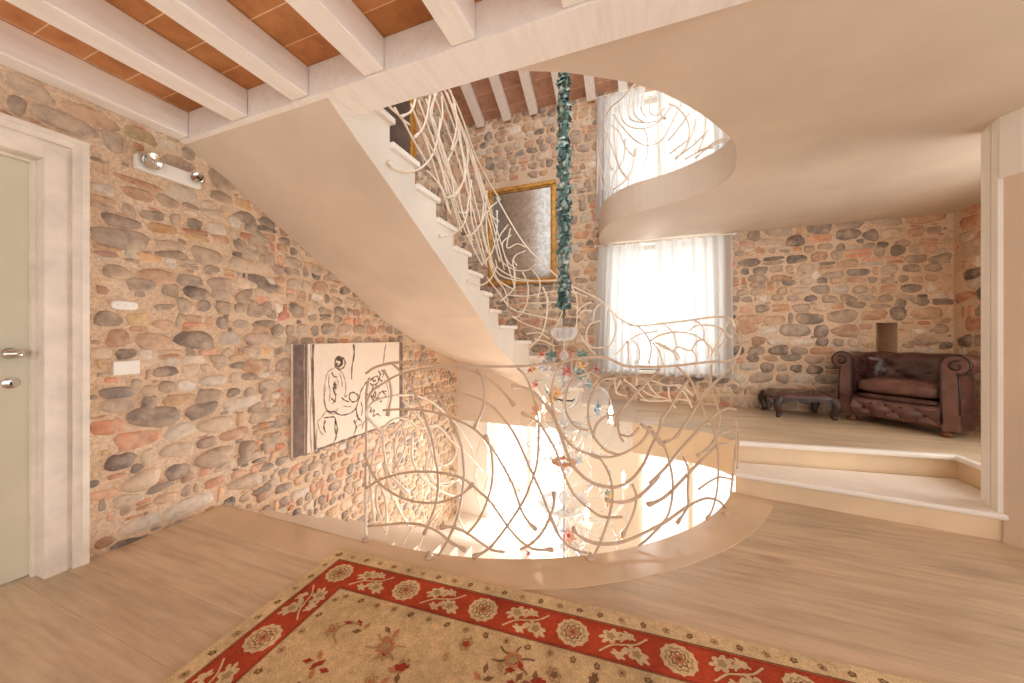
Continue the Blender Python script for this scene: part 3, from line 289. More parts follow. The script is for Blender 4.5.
# ------------------------------------------------------------------ stone walls
def stone_colour():
    r = random.random()
    if r < .30: c = random.choice([(138,121,108),(152,134,119),(126,111,102),(162,145,130),(134,120,112)])
    elif r < .62: c = random.choice([(172,150,130),(182,158,138),(164,140,122),(190,168,148),(176,152,136)])
    elif r < .74: c = random.choice([(188,146,116),(196,154,124),(176,136,110),(200,164,134)])
    elif r < .93: c = random.choice([(208,186,162),(214,192,168),(198,178,158),(202,190,174)])
    elif r < .96: c = (226,214,200)
    else: c = (108,96,90)
    k = random.uniform(.93,1.06); return lin(tuple(min(255,x*k) for x in c))
BRICK = [(200,142,108),(206,152,118),(190,132,102),(212,168,134),(186,146,118)]
def add_stone(mb, T, u, v, a, b, kind):
    HASH.setdefault((int(u/.3),int(v/.3)),[]).append((u,v,a,b))
    n = 14; ex = random.uniform(2.1,3.6) if kind=='cobble' else (5 if kind=='brick' else 3.4)
    rot = random.gauss(0,.10) if kind=='cobble' else random.gauss(0,.06)
    d = min(a,b)*random.uniform(.22,.42) if kind=='cobble' else random.uniform(.005,.011)
    mb.col = stone_colour() if kind!='brick' else lin(tuple(x*random.uniform(.94,1.06) for x in random.choice(BRICK)))
    ph = [random.uniform(0,2*PI) for _ in range(3)]; cr, sr = math.cos(rot), math.sin(rot); tap = random.uniform(-.28,.28)
    out = []
    for k in range(n):
        t = 2*PI*k/n; ct, st = math.cos(t), math.sin(t)
        rr = (abs(ct)**ex+abs(st)**ex)**(-1/ex)*(1+.07*math.sin(2*t+ph[0])+.06*math.sin(3*t+ph[1])+random.gauss(0,.045))
        x, y = a*rr*ct, b*rr*st*(1+tap*ct); out.append((x*cr-y*sr, x*sr+y*cr))
    ax, ay = random.uniform(-.15,.15)*a, random.uniform(-.15,.15)*b
    rings = []
    for sc, dep in ((1.05,-.005),(.97,d*.35),(.8,d*.82),(.42,d)):
        rings.append([mb.V(T(u+x*sc+ax*(1-sc), v+y*sc+ay*(1-sc), dep)) for x,y in out])
    mb.smooth = True
    for A, B in zip(rings, rings[1:]):
        for k in range(n): mb.F((A[k],A[(k+1)%n],B[(k+1)%n],B[k]))
    mb.F(rings[-1]); mb.smooth = False
HASH = {}
def fill(mb, T, u0, u1, v0, v1, ok, tries, smax):
    '''small stones and shards in whatever mortar is left between the courses'''
    for q in range(tries):
        f = 1-.75*q/tries; b = smax*f*random.uniform(.5,1); a = b*random.uniform(1,2.6)
        u, v = random.uniform(u0,u1), random.uniform(v0,v1)
        if not ok(u,v,a,b): continue
        hit = False
        for i in (-1,0,1):
            for j in (-1,0,1):
                for (x,y,c,d) in HASH.get((int(u/.3)+i,int(v/.3)+j),()):
                    if abs(u-x) < (a+c)*.97 and abs(v-y) < (b+d)*.97 and ((u-x)/(a+c))**2+((v-y)/(b+d))**2 < 1.12: hit = True; break
                if hit: break
            if hit: break
        if not hit: add_stone(mb, T, u, v, a, b, random.choice(['cobble','cobble','brick','flat']))
def stones(mb, T, u0, u1, v0, v1, ok, scale=1., asp=(.9,2.2)):
    """coursed rubble of cobbles and brick shards between u0..u1, v0..v1; ok(u,v,a,b) says where stones go"""
    v = v0
    while v < v1:
        rh = random.choice([.07,.085,.095,.11,.125])*scale; u = u0-random.uniform(0,.15); ph = random.uniform(0,6)
        while u < u1:
            w = rh*random.uniform(*asp); y = v+rh/2+.016*math.sin(u*2.3+ph)+random.gauss(0,.006)
            r = random.random(); gap = .016*scale
            if r < .09:                                   # two thin shards on top of each other
                for q in (-.25,.25):
                    k = random.choice(['brick','brick','flat'])
                    if ok(u+w/2, y+q*rh, w/2, rh*.22): add_stone(mb, T, u+w/2, y+q*rh, w/2-gap*.4, rh*.21, k)
            elif r < .17:
                w = rh*random.uniform(.35,.6)
                if ok(u+w/2, y, w/2, rh/2): add_stone(mb, T, u+w/2, y, w/2-gap*.3, rh*.45, random.choice(['brick','cobble']))
            else:
                k = 'cobble' if r < .78 else ('flat' if r < .9 else 'brick')
                b = rh*(.52 if k=='cobble' else .43)*random.uniform(.8,1.04)
                if ok(u+w/2, y, w/2, b): add_stone(mb, T, u+w/2, y, w/2-gap*.4, b, k)
                if r > .6 and random.random() < .35 and b < rh*.45 and ok(u+w*.5,y+rh*.48,.03,.01): add_stone(mb, T, u+w*random.uniform(.3,.7), y+rh*.5, w*.2, rh*.07, 'brick')
            u += w+gap*random.uniform(0,1.3)
        v += rh*1.02+.002
# left wall, with the door opening (Y .02-.77, up to z 2.0)
DY0, DY1, DZ = -.12, .738, 2.0
mb = MB()
mb.mi = 0
def wl(u0,u1,v0,v1): mb.quad((XL,u0,v0),(XL,u1,v0),(XL,u1,v1),(XL,u0,v1))
wl(-3.2,DY0,0,ZC+.4); wl(DY0,DY1,DZ,ZC+.4); wl(DY1,YB+.3,ZL,ZC+.4); wl(.2,YB+.3,ZC+.4,7.2)
mb.quad((XL,-3.2,ZL),(XL,DY1,ZL),(XL,DY1,0),(XL,-3.2,0))
mb.mi = 1
PLATES = [(1.02,.98,.075,.055),(1.02,1.325,.075,.045),(1.2,2.135,.19,.06)]
def okL(u,v,a,b):
    if u-a < .875 and v < 2.145 and u+a > -.24: return False
    for pu,pv,pa,pb in PLATES:
        if abs(u-pu) < pa*.85+a*.8 and abs(v-pv) < pb*.85+b*.8: return False
    if 2.0 < u < 3.3 and .22 < v < 1.04 : return False
    soff = 1.163+1.15-.555*(u-1.39)
    if u > 1.3 and v-b > soff+.02 and v < soff+.55: return False
    return u+a < YB
TL = lambda u,v,d: (XL+d, u, v)
stones(mb, TL, -.6, 1.75, -.05, 2.5, okL, .9, (.85,2.4)); stones(mb, TL, 1.75, YB, -1.6, 2.5, okL, .82, (.8,1.8))
stones(mb, TL, 1.4, YB, 2.5, 4.6, okL)
fill(mb, TL, .6, YB, -1.0, 2.5, okL, 9000, .05)
struct('wall_left', mb, [M['mortar'], M['stone']]); HASH.clear()

# back wall: openings = two windows, a niche, two glazed openings below; plaster where it lies under the stair
OPEN = [(-.38,.9,.72,2.365),(-.38,.9,2.95,4.31),(2.36,2.53,.92,1.3),(-2.15,-.95,-2.5,-.15),(.0,1.25,-2.5,-.15)]
xs = sorted({XL-.0,XR+.2,*[o[0] for o in OPEN],*[o[1] for o in OPEN],-2.2,-1.8,-1.4,-.6,-.1})
zs = sorted({-.15,ZL,5.2,*[o[2] for o in OPEN],*[o[3] for o in OPEN],.3,.45,.6,.85,1.0})
mb = MB()
for xa,xb in zip(xs,xs[1:]):
    for za,zb in zip(zs,zs[1:]):
        cx,cz = (xa+xb)/2,(za+zb)/2
        if any(o[0]<cx<o[1] and o[2]<cz<o[3] for o in OPEN): continue
        mb.mi = 3 if cz < -.16 else 2 if cz < (.3 if cx > -.1 else .3+(.7 if cx < -1.5 else .7*(-.1-cx)/1.4)) else 0
        mb.quad((xa,YB,za),(xb,YB,za),(xb,YB,zb),(xa,YB,zb))
mb.mi = 2
for k,(a,b,c,d) in enumerate(OPEN):
    mb.mi = 0 if k == 2 else 3
    D = YB+.3
    mb.quad((a,YB,c),(a,D,c),(a,D,d),(a,YB,d)); mb.quad((b,YB,c),(b,YB,d),(b,D,d),(b,D,c))
    mb.quad((a,YB,c),(b,YB,c),(b,D,c),(a,D,c)); mb.quad((a,YB,d),(a,D,d),(b,D,d),(b,YB,d))
    if k == 2: mb.quad((a,D,c),(b,D,c),(b,D,d),(a,D,d))
mb.mi = 1
def okB(u,v,a,b):
    for o in OPEN:
        if o[0]-a*.9 < u < o[1]+a*.9 and o[2]-b*.9 < v < o[3]+b*.9: return False
    if v < .33+(.0 if u > -.1 else (.7 if u < -1.5 else .7*(-.1-u)/1.4)): return False
    if -2.2 < u-a*.3 and u+a*.3 < -1.05 and 2.0 < v < 3.5: return False
    return XL+a < u+.03 and u+a < XR+.02
stones(mb, lambda u,v,d: (u, YB-d, v), XL, XR, .33, ZC, okB, 1.08, (.9,2.3))
stones(mb, lambda u,v,d: (u, YB-d, v), XL, 1.2, ZC, 4.5, okB, 1.15, (.85,1.8))
fill(mb, lambda u,v,d: (u, YB-d, v), -2.6, XR, .33, 4.4, okB, 11000, .06); HASH.clear()
struct('wall_back', mb, [M['mortar'], M['stone'], M['plaster'], M['white_wall']])
# alcove side wall beyond the jamb, with an added opening for fill light
mb = MB(); mb.quad((XR,YB+.1,ZL),(XR,3.6,ZL),(XR,3.6,ZC+.2),(XR,YB+.1,ZC+.2)); mb.quad((XR,3.6,2.25),(XR,2.3,2.25),(XR,2.3,ZC+.2),(XR,3.6,ZC+.2)); mb.quad((XR,3.6,ZL),(XR,2.3,ZL),(XR,2.3,.36),(XR,3.6,.36)); mb.mi = 1
stones(mb, lambda u,v,d: (XR-d, u, v), 3.65, YB, .33, ZC, lambda u,v,a,b: u+a < YB+.02, 1.2)
struct('wall_right', mb, [M['mortar'], M['stone']])
# ------------------------------------------------------------------ floors, rim, steps, slabs
inner_pts = INNER[:]                                     # from left end round to the foot of the steps
R0, R1 = (.668,2.925), (1.935,2.755)                      # foot of the lower riser
mb = MB()
mb.prism([(XL-.3,-3.2),(3.2,-3.2),(3.2,2.9),(2.1,2.95),(R1[0],R1[1]+.02),(R0[0]-.02,R0[1]+.02)]+inner_pts[::-1]+[(-1.44,1.5),(XL-.02,1.5),(XL-.02,.9),(XL-.3,.9)], -.28, 0)
struct('floor', mb, M['wood'])
mb = MB()
seam = [p for p in SEAM if p[0] < 1.0]
mb.prism([(XL+.004,1.292)]+seam+[(.80,2.895),(R0[0]-.01,R0[1]+.0)]+[(x-.012*0,y) for x,y in inner_pts[::-1]]+[(-1.44,1.485),(XL+.004,1.485)], .0, .004)
struct('trim_3', mb, M['rim'])
# platform two steps up and its lower step
PLAT_IN = [tuple(p)[:2] for p in spline([(-.05,3.49,0),(.3,3.43,0),(.58,3.33,0),(.70,3.2,0)], 5)]
mb = MB()
mb.prism([(.0,YB-.003)]+PLAT_IN+[(.725,3.17),(2.10,3.335),(2.09,2.93),(XR-.003,2.93),(XR-.003,YB-.003)], .03, ZP-.001)
mb.mi = 1
o = struct('floor.001', mb, [M['stepstone'], M['wood']])
for p in o.data.polygons:
    if p.normal.z > .9: p.material_index = 1
def nosing(name, pts, z, th, mat, w=.03):
    """thin stone nosing board running along pts"""
    m_ = MB(); n = len(pts); L=[]; Rr=[]
    for i,(x,y) in enumerate(pts):
        d = Vector((pts[min(i+1,n-1)][0]-pts[max(i-1,0)][0], pts[min(i+1,n-1)][1]-pts[max(i-1,0)][1])).normalized()
        nrm = Vector((d.y,-d.x)); L.append((x+nrm.x*w,y+nrm.y*w)); Rr.append((x-nrm.x*w,y-nrm.y*w))
    m_.prism(L+Rr[::-1], z-th, z); return m_
step = thing('step', 'cream stone step in front of the raised platform', 'step', (1.3,2.9,0))
mb = MB(); mb.prism([R0,R1,(2.085,2.95),(2.085,3.31),(.715,3.15)], 0, .125)
mb.v = [(x-1.3,y-2.9,z) for x,y,z in mb.v]; mb.build('riser', M['stepstone'], step)
mb = MB(); mb.prism([(R0[0]-.01,R0[1]-.028),(1.99,2.72),(2.02,2.745),(2.03,2.93),(2.085,2.95),(2.085,3.31),(.715,3.15)], .125, .16)
mb.v = [(x-1.3,y-2.9,z) for x,y,z in mb.v]; bevel(mb.build('tread', M['treadstone'], step), .012, 3)
mb = nosing('n', [(.715,3.165),(2.105,3.33)], ZP+.003, .035, None, .028); mb2 = nosing('n', [(2.095,3.345),(2.085,2.94)], ZP+.0025, .035, None, .026)
o = mb.build('trim_4', M['treadstone'], kind='structure'); bevel(o,.01); o = mb2.build('trim_5', M['treadstone'], kind='structure'); bevel(o,.01)
# slab over the right half (= floor of the storey above), with the round opening
mb = MB(); mb.prism(HOLE+[(XR+.1,YB+.002),(3.3,1.449),(-.3,1.449)], ZC, ZU)
o = struct('ceiling', mb, M['plaster'])
# tiled ceiling between the joists of this landing
mb = MB(); mb.box(XL-.3, 3.3, -3.2, 1.25, 2.515, 2.56); struct('ceiling.001', mb, M['tiles'])
# joists and the long cross beam
mb = MB(); mb.box(XL+.003, 3.25, 1.252, 1.447, 2.358, ZU-.002)
o = mb.build('cross_beam', M['whitewash']); bevel(o,.005)
tag(o, 'long white beam across the ceiling, carrying the joists and facing the stairwell', 'beam')
JX = [(-2.668,-2.56),(-2.15,-2.02),(-1.675,-1.56),(-1.2,-1.085),(-.736,-.622),(-.264,-.15),(.21,.325)]
JL = ['white ceiling joist lying against the stone wall above the door','second white ceiling joist from the stone wall','third white ceiling joist from the stone wall','fourth white ceiling joist from the stone wall, midway along the beam','fifth white ceiling joist from the stone wall','sixth white ceiling joist from the stone wall, short stub at the picture top','seventh white ceiling joist from the stone wall']
for (a,b),L in list(zip(JX,JL))[:6]:
    mb = MB(); mb.box(a,b,-3.2,1.25,2.366,2.514); o = mb.build('ceiling_joist', M['whitewash']); bevel(o,.006); tag(o, L, 'joist', 'white joists of the tiled ceiling')
# sloping roof above the upper storey
EZ, SL = 4.31, .52
def roofz(y): return EZ+SL*(YB-y)
mb = MB(); a=math.atan(SL)
mb.poly([(XL,YB+.2,roofz(YB+.2)+.13),(3.0,YB+.2,roofz(YB+.2)+.13),(3.0,.2,roofz(.2)+.13),(XL,.2,roofz(.2)+.13)])
struct('ceiling.002', mb, M['rooftiles'])
for k,x in enumerate([-2.25,-1.82,-1.41,-1.0,-.6,-.19]):
    mb = MB(); Lr = 4.7
    Tm = Matrix.Translation((x,YB-.05,roofz(YB-.05))) @ Matrix.Rotation(-a,4,'X')
    mb.box(-.055,.055,-Lr,0,0,.12, Tm); o = mb.build('rafter', M['whitewash'])
    names = ['first white rafter from the left above the gilt mirror','second white rafter from the left above the gilt mirror','third white rafter from the left above the gilt mirror','fourth white rafter, behind the top of the teal sleeve','fifth white rafter, ending beside the upper curtain','sixth white rafter, above the upper window curtain']
    tag(o, names[k], 'rafter', 'rafters of the roof over the stairwell')
# ------------------------------------------------------------------ the staircase
H = [1.53,1.381,1.23,1.078,.927,.775,.62,.462,.30,.13,-.04,-.21,-.365,-.52,-.675,-.83]
N = [(-1.47,1.47),(-1.47,1.74),(-1.47,2.0),(-1.47,2.265),(-1.47,2.53),(-1.47,2.79),(-1.47,3.045),(-1.475,3.28),(-1.465,3.5),(-1.34,3.68),(-1.165,3.685),(-.98,3.6),(-.78,3.55),(-.55,3.53),(-.3,3.52),(-.05,3.5)]
e = .004; xw, yw = XL+e, YB-e
O_ = [(xw,1.47),(xw,1.74),(xw,2.0),(xw,2.265),(xw,2.53),(xw,2.79),(xw,3.045),(xw,3.42),(xw,3.85),(xw,4.4),(-2.2,yw),(-1.65,yw),(-1.2,yw),(-.8,yw),(-.4,yw),(0,yw)]
H = [1.15+h for h in H]; SO = .43
stair = thing('staircase', 'plastered staircase with white treads winding up along the stone wall', 'staircase', (-2,3,0))
mb = MB(); off = Vector((2,-3,0))
def P3(p,z): return (p[0]+2,p[1]-3,z)
# k = 0 lead-in under the beam
S = [h-SO for h in H]; S[14] = ZP-.285; S[15] = ZP-.285; S[13] = (H[13]-SO+ZP-.25)/2
SUB = 5
for k in range(1,16):
    a0,b0,a1,b1 = N[k-1],O_[k-1],N[k],O_[k]; h = H[k]-.035 if k < 15 else H[k]-.002
    outer = [b0,b1]
    if k == 10: outer = [b0,(xw,yw),b1]
    mb.mi = 0
    # top
    mb.poly([P3(a0,h),P3(a1,h)]+[P3(q,h) for q in outer[::-1]])
    # riser below nosing k (towards next lower tread)
    if k < 15: mb.quad(P3(a1,h),P3(a1,H[k+1]-.035),P3(b1,H[k+1]-.035),P3(b1,h))
    # well side
    mb.mi = 1
    mb.quad(P3(a0,S[k-1]),P3(a1,S[k]),P3(a1,h),P3(a0,h))
    mb.mi = 0
    # soffit
    mb.smooth = True
    bot = [P3(a0,S[k-1])]+[P3(a1,S[k])]+[P3(b1,S[k])]+([P3((xw,yw),(S[k-1]+S[k])/2)] if k==10 else [])+[P3(b0,S[k-1])]
    mb.poly(bot[::-1]); mb.smooth = False
# the soffit runs on up to the beam
sl = (S[1]-S[2])/(N[2][1]-N[1][1]); y2 = 1.274
mb.poly([P3((N[0][0],y2),S[0]+sl*(N[0][1]-y2)),P3(N[0],S[0]),P3(O_[0],S[0]),P3((xw,y2),S[0]+sl*(N[0][1]-y2))][::-1])
mb.mi = 1; mb.poly([P3((N[0][0],y2),S[0]+sl*(N[0][1]-y2)),P3(N[0],S[0]),P3(N[0],H[0]-.04),P3((N[0][0],y2),H[0]-.04)]); mb.mi = 0
mb.build('stair_body', [M['plaster'], M['plaster_pale']], stair)
for k in range(1,15):
    a0,b0,a1,b1 = [Vector(p) for p in (N[k-1],O_[k-1],N[k],O_[k])]
    ex = (a1-b1).normalized()*.03; fw = Vector((-ex.y,ex.x)).normalized()*.022
    if fw.dot(a1-a0) < 0: fw = -fw
    bk = (a0-b0).normalized()*.03
    out = [b0,b1] if k != 10 else [b0,Vector((xw,yw)),b1]
    b1f = b1+fw
    b1f = Vector((max(xw,b1f.x),min(yw,b1f.y)))
    pts = [a0+bk, a1+ex+fw, b1f]+([Vector((xw,yw))] if k==10 else [])+[b0]
    mb = MB(); mb.prism([(p.x+2,p.y-3) for p in pts], H[k]-.038, H[k]); o = mb.build('tread', M['treadstone'], stair); bevel(o,.006,2)
# lower flight, going down under the upper one
low = thing('lower_staircase', 'pale lower staircase going down beneath the upper flight into the bright storey below', 'staircase', (-2,3,ZL))
mb = MB()
for k in range(1,10):
    y0 = 1.502+(k-1)*.27; z = -.16*k
    mb.box(xw+2,-1.46+2,y0-3,y0+.27-3,-.16*k-.3-ZL,z-ZL)
mb.box(xw+2,-1.46+2,1.502+9*.27-3,yw-3,-1.6-.25-ZL,-1.6-ZL)
for k in range(1,6):
    mb.box(-1.46+2+(k-1)*.28,-1.46+2+k*.28,3.94-3,yw-3,-ZL-1.6-.17*k-.3,-ZL-1.6-.17*k)
mb.build('stair_body', M['treadstone'], low)
# storey below
mb = MB(); mb.box(XL-.2,3.3,-1.2,YB+.3,ZL-.1,ZL); struct('floor.002', mb, M['stepstone'])
mb = MB(); mb.quad((XL,-1.2,ZL),(3.2,-1.2,ZL),(3.2,-1.2,-.28),(XL,-1.2,-.28)); struct('wall_front', mb, M['white_wall'])

# ------------------------------------------------------------------ windows
def window(name, x0,x1,z0,z1, nx, mats, depth=YB+.17, nz=0):
    mb = MB(); f=.055
    w = struct(name, frame_mb(x0,x1,z0,z1,nx,nz,f,depth), M['white_wall'])
    m2 = MB(); m2.box(x0+f,x1-f,depth+.012,depth+.022,z0+f,z1-f); m2.build('pane', M['pane'], w)
    return w
def frame_mb(x0,x1,z0,z1,nx,nz,f,d):
    mb = MB()
    mb.box(x0,x0+f,d,d+.05,z0,z1); mb.box(x1-f,x1,d,d+.05,z0,z1); mb.box(x0+f,x1-f,d,d+.05,z0,z0+f); mb.box(x0+f,x1-f,d,d+.05,z1-f,z1)
    for k in range(1,nx):
        x = x0+(x1-x0)*k/nx; mb.box(x-.03,x+.03,d-.002,d+.048,z0+f,z1-f)
    for k in range(1,nz):
        z = z0+(z1-z0)*k/nz; mb.box(x0+f,x1-f,d,d+.04,z-.015,z+.015)
    return mb
window('window_1',-.38,.9,.72,2.365,2,None); window('window_2',-.38,.9,2.95,4.31,2,None)
window('window_3',-2.15,-.95,-2.5,-.15,2,None); window('window_4',.0,1.25,-2.5,-.15,2,None)
w5 = MB()  # unseen side window, added to let more light into the alcove
for y0,y1,z0,z1 in ((2.3,2.36,.36,2.25),(3.54,3.6,.36,2.25),(2.36,3.54,.36,.42),(2.36,3.54,2.19,2.25),(2.92,2.98,.42,2.19)): w5.box(XR+.03,XR+.09,y0,y1,z0,z1)
w5 = struct('added_window', w5, M['white_wall'])
m2 = MB(); m2.box(XR+.055,XR+.065,2.36,3.54,.42,2.19); m2.build('pane', M['pane'], w5)
mb = MB(); mb.box(-.45,.97,YB-.06,YB+.16,.685,.72); o = struct('trim_6', mb, M['treadstone'])
# curtains
def curtain(name,label,x0t,x1t,x0b,x1b,zt,zb,folds,seed,group):
    mb = MB(); rd = random.Random(seed); ph=[rd.uniform(0,6) for _ in range(4)]
    def fn(u,v):
        xt=x0t+(x1t-x0t)*u; xb=x0b+(x1b-x0b)*u; k=v**.8
        x = xt+(xb-xt)*k+.012*math.sin(u*folds*PI*2+ph[1])*k
        a = .02+.024*v
        y = YB-.085+a*math.sin(u*folds*2*PI+ph[0]+.5*math.sin(v*2+ph[2]))+.3*a*math.sin(u*folds*3.1*PI+ph[3])
        return (x,y,zt+(zb-zt)*v)
    mb.grid(fn, 96, 14)
    m2 = mb.build(name, M['voile']); tag(m2,label,'curtain',group); return m2
g='sheer curtains at the stairwell windows'
curtain('curtain','white sheer curtain at the left of the window behind the chandelier',-.50,.06,-.56,.02,ZC-.037,.66,6,1,g)
curtain('curtain','white sheer curtain at the right of the window, beside the stone wall above the platform',.20,1.03,.24,1.05,ZC-.037,.66,7,2,g)
curtain('curtain','white sheer curtain at the left of the upper window, behind the balcony railing',-.52,.08,-.54,.0,4.322,ZU+.03,6,3,g)
curtain('curtain','white sheer curtain at the right of the upper window, behind the balcony railing',.2,1.05,.3,1.06,4.322,ZU+.03,7,4,g)
for z,lb in ((ZC-.025,'thin white curtain rod under the plaster ceiling at the window'),(4.335,'thin white curtain rod over the upper window')):
    r = thing('curtain_rod',lb,'curtain rod',(.26,YB-.085,z))
    mb=MB(); mb.tube([(-.82,0,0),(.82,0,0)],.008,8); mb.build('pole',M['plate'],r)
    for sx in (-1,1):
        mb=MB(); mb.box(sx*.8-.008,sx*.8+.008,-.01,.084,-.012,.012); mb.build('bracket',M['plate'],r)

# ------------------------------------------------------------------ door on the left wall
mb = MB(); mb.box(XL-.12,XL-.08,DY0+.001,DY1-.001,.008,DZ-.001)
for z0,z1 in ((.18,.92),(1.1,1.84)):
    mb.box(XL-.081,XL-.074,DY0+.14,DY1-.17,z0,z1)
d = struct('door_1', mb, M['doorpaint'])
mb = MB(); mb.tube([(XL-.08,.672,1.073),(XL-.06,.672,1.073),(XL-.035,.672,1.073)],[.026,.012,.012],12); mb.ball((XL-.02,.668,1.073),.026,14,10,(.75,1.35,.85)); mb.build('door_handle', M['chrome'], d)
mb = MB(); mb.lathe([(.026,0),(.026,.003),(.023,.005),(.0005,.005)],20,Matrix.Translation((XL-.079,.672,.935))@Matrix.Rotation(PI/2,4,'Y')); mb.build('lock_plate', M['chrome'], d)
mb = MB(); mb.box(XL-.075,XL-.072,.669,.675,.925,.94); mb.build('keyhole', M['dark_metal'], d)
mb = MB()
# jamb lining, stop bead, flat and mouldings of the casing
mb.box(XL-.2,XL-.0502,DY1-.0,DY1+.012,0,DZ+.012); mb.box(XL-.079,XL-.0505,DY1-.015,DY1-.0005,0,DZ-.0005)
mb.box(XL-.2,XL-.0502,DY0-.012,DY1-.0005,DZ,DZ+.012); mb.box(XL-.079,XL-.051,DY0,DY1-.0155,DZ-.015,DZ-.0005)
for a,b,x in ((0,.07,.03),(.07,.084,.02),(.084,.112,.042),(.112,.135,.052)):
    mb.box(XL-.05,XL+x,DY1+a,DY1+b,0,DZ+b)
    mb.box(XL-.05,XL+x,DY0-b,DY0-a,0,DZ+b)
    mb.box(XL-.0495,XL+x-.0006,DY0-a+.0004,DY1+a-.0004,DZ+a+.0003,DZ+b-.0004)
o = struct('trim_1', mb, M['casing'])
# ------------------------------------------------------------------ right jamb / opening casing
mb = MB()
A_,B_,C_ = (1.955,2.91),(1.905,2.72),(1.965,2.705); D_=(2.42,2.19)
mb.prism([A_,(1.917,2.745),(1.95,2.685),D_,(2.5,2.27),(2.1,2.9)],0,ZC+.06)
struct('wall_entry', mb, M['plaster'])
mb = MB()
def strip(p,q,th,z0,z1):
    d=Vector((q[0]-p[0],q[1]-p[1])).normalized(); n=Vector((d.y,-d.x))
    if n.x > 0: n=-n
    mb.prism([p,q,(q[0]+n.x*th,q[1]+n.y*th),(p[0]+n.x*th,p[1]+n.y*th)],z0,z1)
def lp(t): return (A_[0]+(1.917-A_[0])*t, A_[1]+(2.745-A_[1])*t)
strip(lp(0),lp(.52),.016,.161,ZC); strip(lp(.52),lp(.66),.006,.161,ZC); strip(lp(.66),lp(1.0),.02,.161,ZC)
n_=Vector((-.7,-.7)); e1=(1.95,2.685); dd=Vector((D_[0]-e1[0],D_[1]-e1[1])).normalized()
def ep(t): return (e1[0]+dd.x*t,e1[1]+dd.y*t)
mb.prism([(1.917,2.745),(1.899,2.742),(1.934,2.674),(ep(.6)[0]-.014,ep(.6)[1]-.014),ep(.6),(1.95,2.685)],2.04,ZC-.001)
struct('trim_2', mb, M['white_wall'])

# ------------------------------------------------------------------ railings
def rod_mb(P, R, flag, rng):
    pts = spline(P, 5); n = len(pts); rad = []
    for i in range(n):
        r = R
        for end,bit in ((0,1),(n-1,2)):
            pass
        rad.append(r)
    ends = []
    if flag in (1,): ends = [n-1]
    elif flag in (2,): ends = [0]
    elif flag == 3: ends = [0]
    if flag == 3: rad = [x*1.35 for x in rad]
    if flag == 4: rad = [x*1.15 for x in rad]
    L = [0]
    for p,q in zip(pts,pts[1:]): L.append(L[-1]+(q-p).length)
    for e_ in ends:
        for i in range(n):
            d_ = abs(L[i]-L[e_])
            if d_ < .07: rad[i] = R*(1+ .95*math.exp(-((d_-.012)/.022)**2))
    if not ends:
        pass
    mb = MB(); mb.tube(pts, rad, 6); return mb
def railing(root, key, R, mat='iron'):
    feet = ()
    rng = random.Random(5)
    rail, rods = DATA[key]
    ox,oy,oz = root.location
    sh = lambda P,d=(0,0): [(x-ox+d[0],y-oy+d[1],z-oz) for x,y,z in P]
    if rail:
        mb = MB(); mb.tube(spline(sh(rail),5), R*1.15, 8); mb.build('handrail', M[mat], root)
    for flag,P in rods:
        d = (rng.uniform(-.008,.008),rng.uniform(-.008,.008))
        rod_mb(sh(P,d), R, flag, rng).build('rod', M[mat], root)
    for x,y,z in feet:
        mb = MB(); mb.lathe([(.022,0),(.022,.006),(.012,.012),(.009,.03)],12); o=mb.build('foot_plate', M['iron'], root, (x-ox,y-oy,z-oz))
land = thing('landing_railing','cream wrought iron railing of sweeping curved rods around the near rim of the round stairwell','railing',(-.3,1.8,0))
DATA['A'][0] += [(.64,2.74,1.02),(.70,2.88,1.13),(.715,3.0,1.2)]
railing(land,'A',.0066,'iron_backlit')
def footnear(px,py):
    return px,py
for (fx,fy) in ((-1.44,1.512),(-1.02,1.505),(-.235,1.79),(.53,2.55)):
    mb = MB(); mb.lathe([(.024,0),(.024,.006),(.012,.012),(.009,.03)],12); mb.build('foot_plate', M['iron_backlit'], land, (fx+.3,fy-1.8,.004))
st = thing('stair_railing','cream iron railing of long curling rods climbing the staircase from the platform','railing',(-.6,3.4,.3))
DATA['B'][0] = [(-1.452,1.5,3.56)]+DATA['B'][0]
railing(st,'B',.0076)
lo_ = thing('lower_railing','cream iron railing with looping leaf curves beside the descending lower flight','railing',(-1.43,1.6,0))
railing(lo_,'C',.0074)
bal = thing('balcony_railing','curved iron balcony railing in front of the bright upper window','railing',(.2,3.4,ZU))
railing(bal,'D',.0064)
# ------------------------------------------------------------------ painting on the stone wall
PX0 = XL+.008
pt = thing('painting','unframed canvas drawing of a rider on horseback, hung on the stone wall','painting',(PX0,2.65,.62))
mb = MB(); mb.box(0,.03,-.68,.69,-.46,.472); bevel(mb.build('canvas',M['canvas'],pt),.003)
mb = MB(); mb.box(.0302,.0308,-.679,-.555,-.458,.470); mb.build('dark_band',M['canvas_band'],pt); mb = MB(); mb.box(.0302,.0308,.63,.689,-.458,.470); mb.build('dark_band',M['canvas_band'],pt)
for w,P in DATA['P']:
    pts = [Vector((.0312, y-2.65, z-.62)) for y,z in P]
    pts = [p for p in spline(pts,5)]
    pts = [Vector((p.x, min(.685,max(-.675,p.y)), min(.468,max(-.455,p.z)))) for p in pts]
    hw = w*.0016; T_ = MB()
    L,R = [],[]
    for i,p in enumerate(pts):
        t = (pts[min(i+1,len(pts)-1)]-pts[max(0,i-1)]); 
        if t.length < 1e-6: t = Vector((0,1,0))
        t.normalize(); n = Vector((0,-t.z,t.y)); k = hw*(.75+.25*math.sin(i*1.3+w))
        L.append(p+n*k); R.append(p-n*k)
    for i in range(len(pts)-1): T_.quad(L[i],L[i+1],R[i+1],R[i])
    T_.build('ink_stroke',M['ink_soft' if w in (3,4) else 'ink'],pt)
pt['category'] = 'painting'
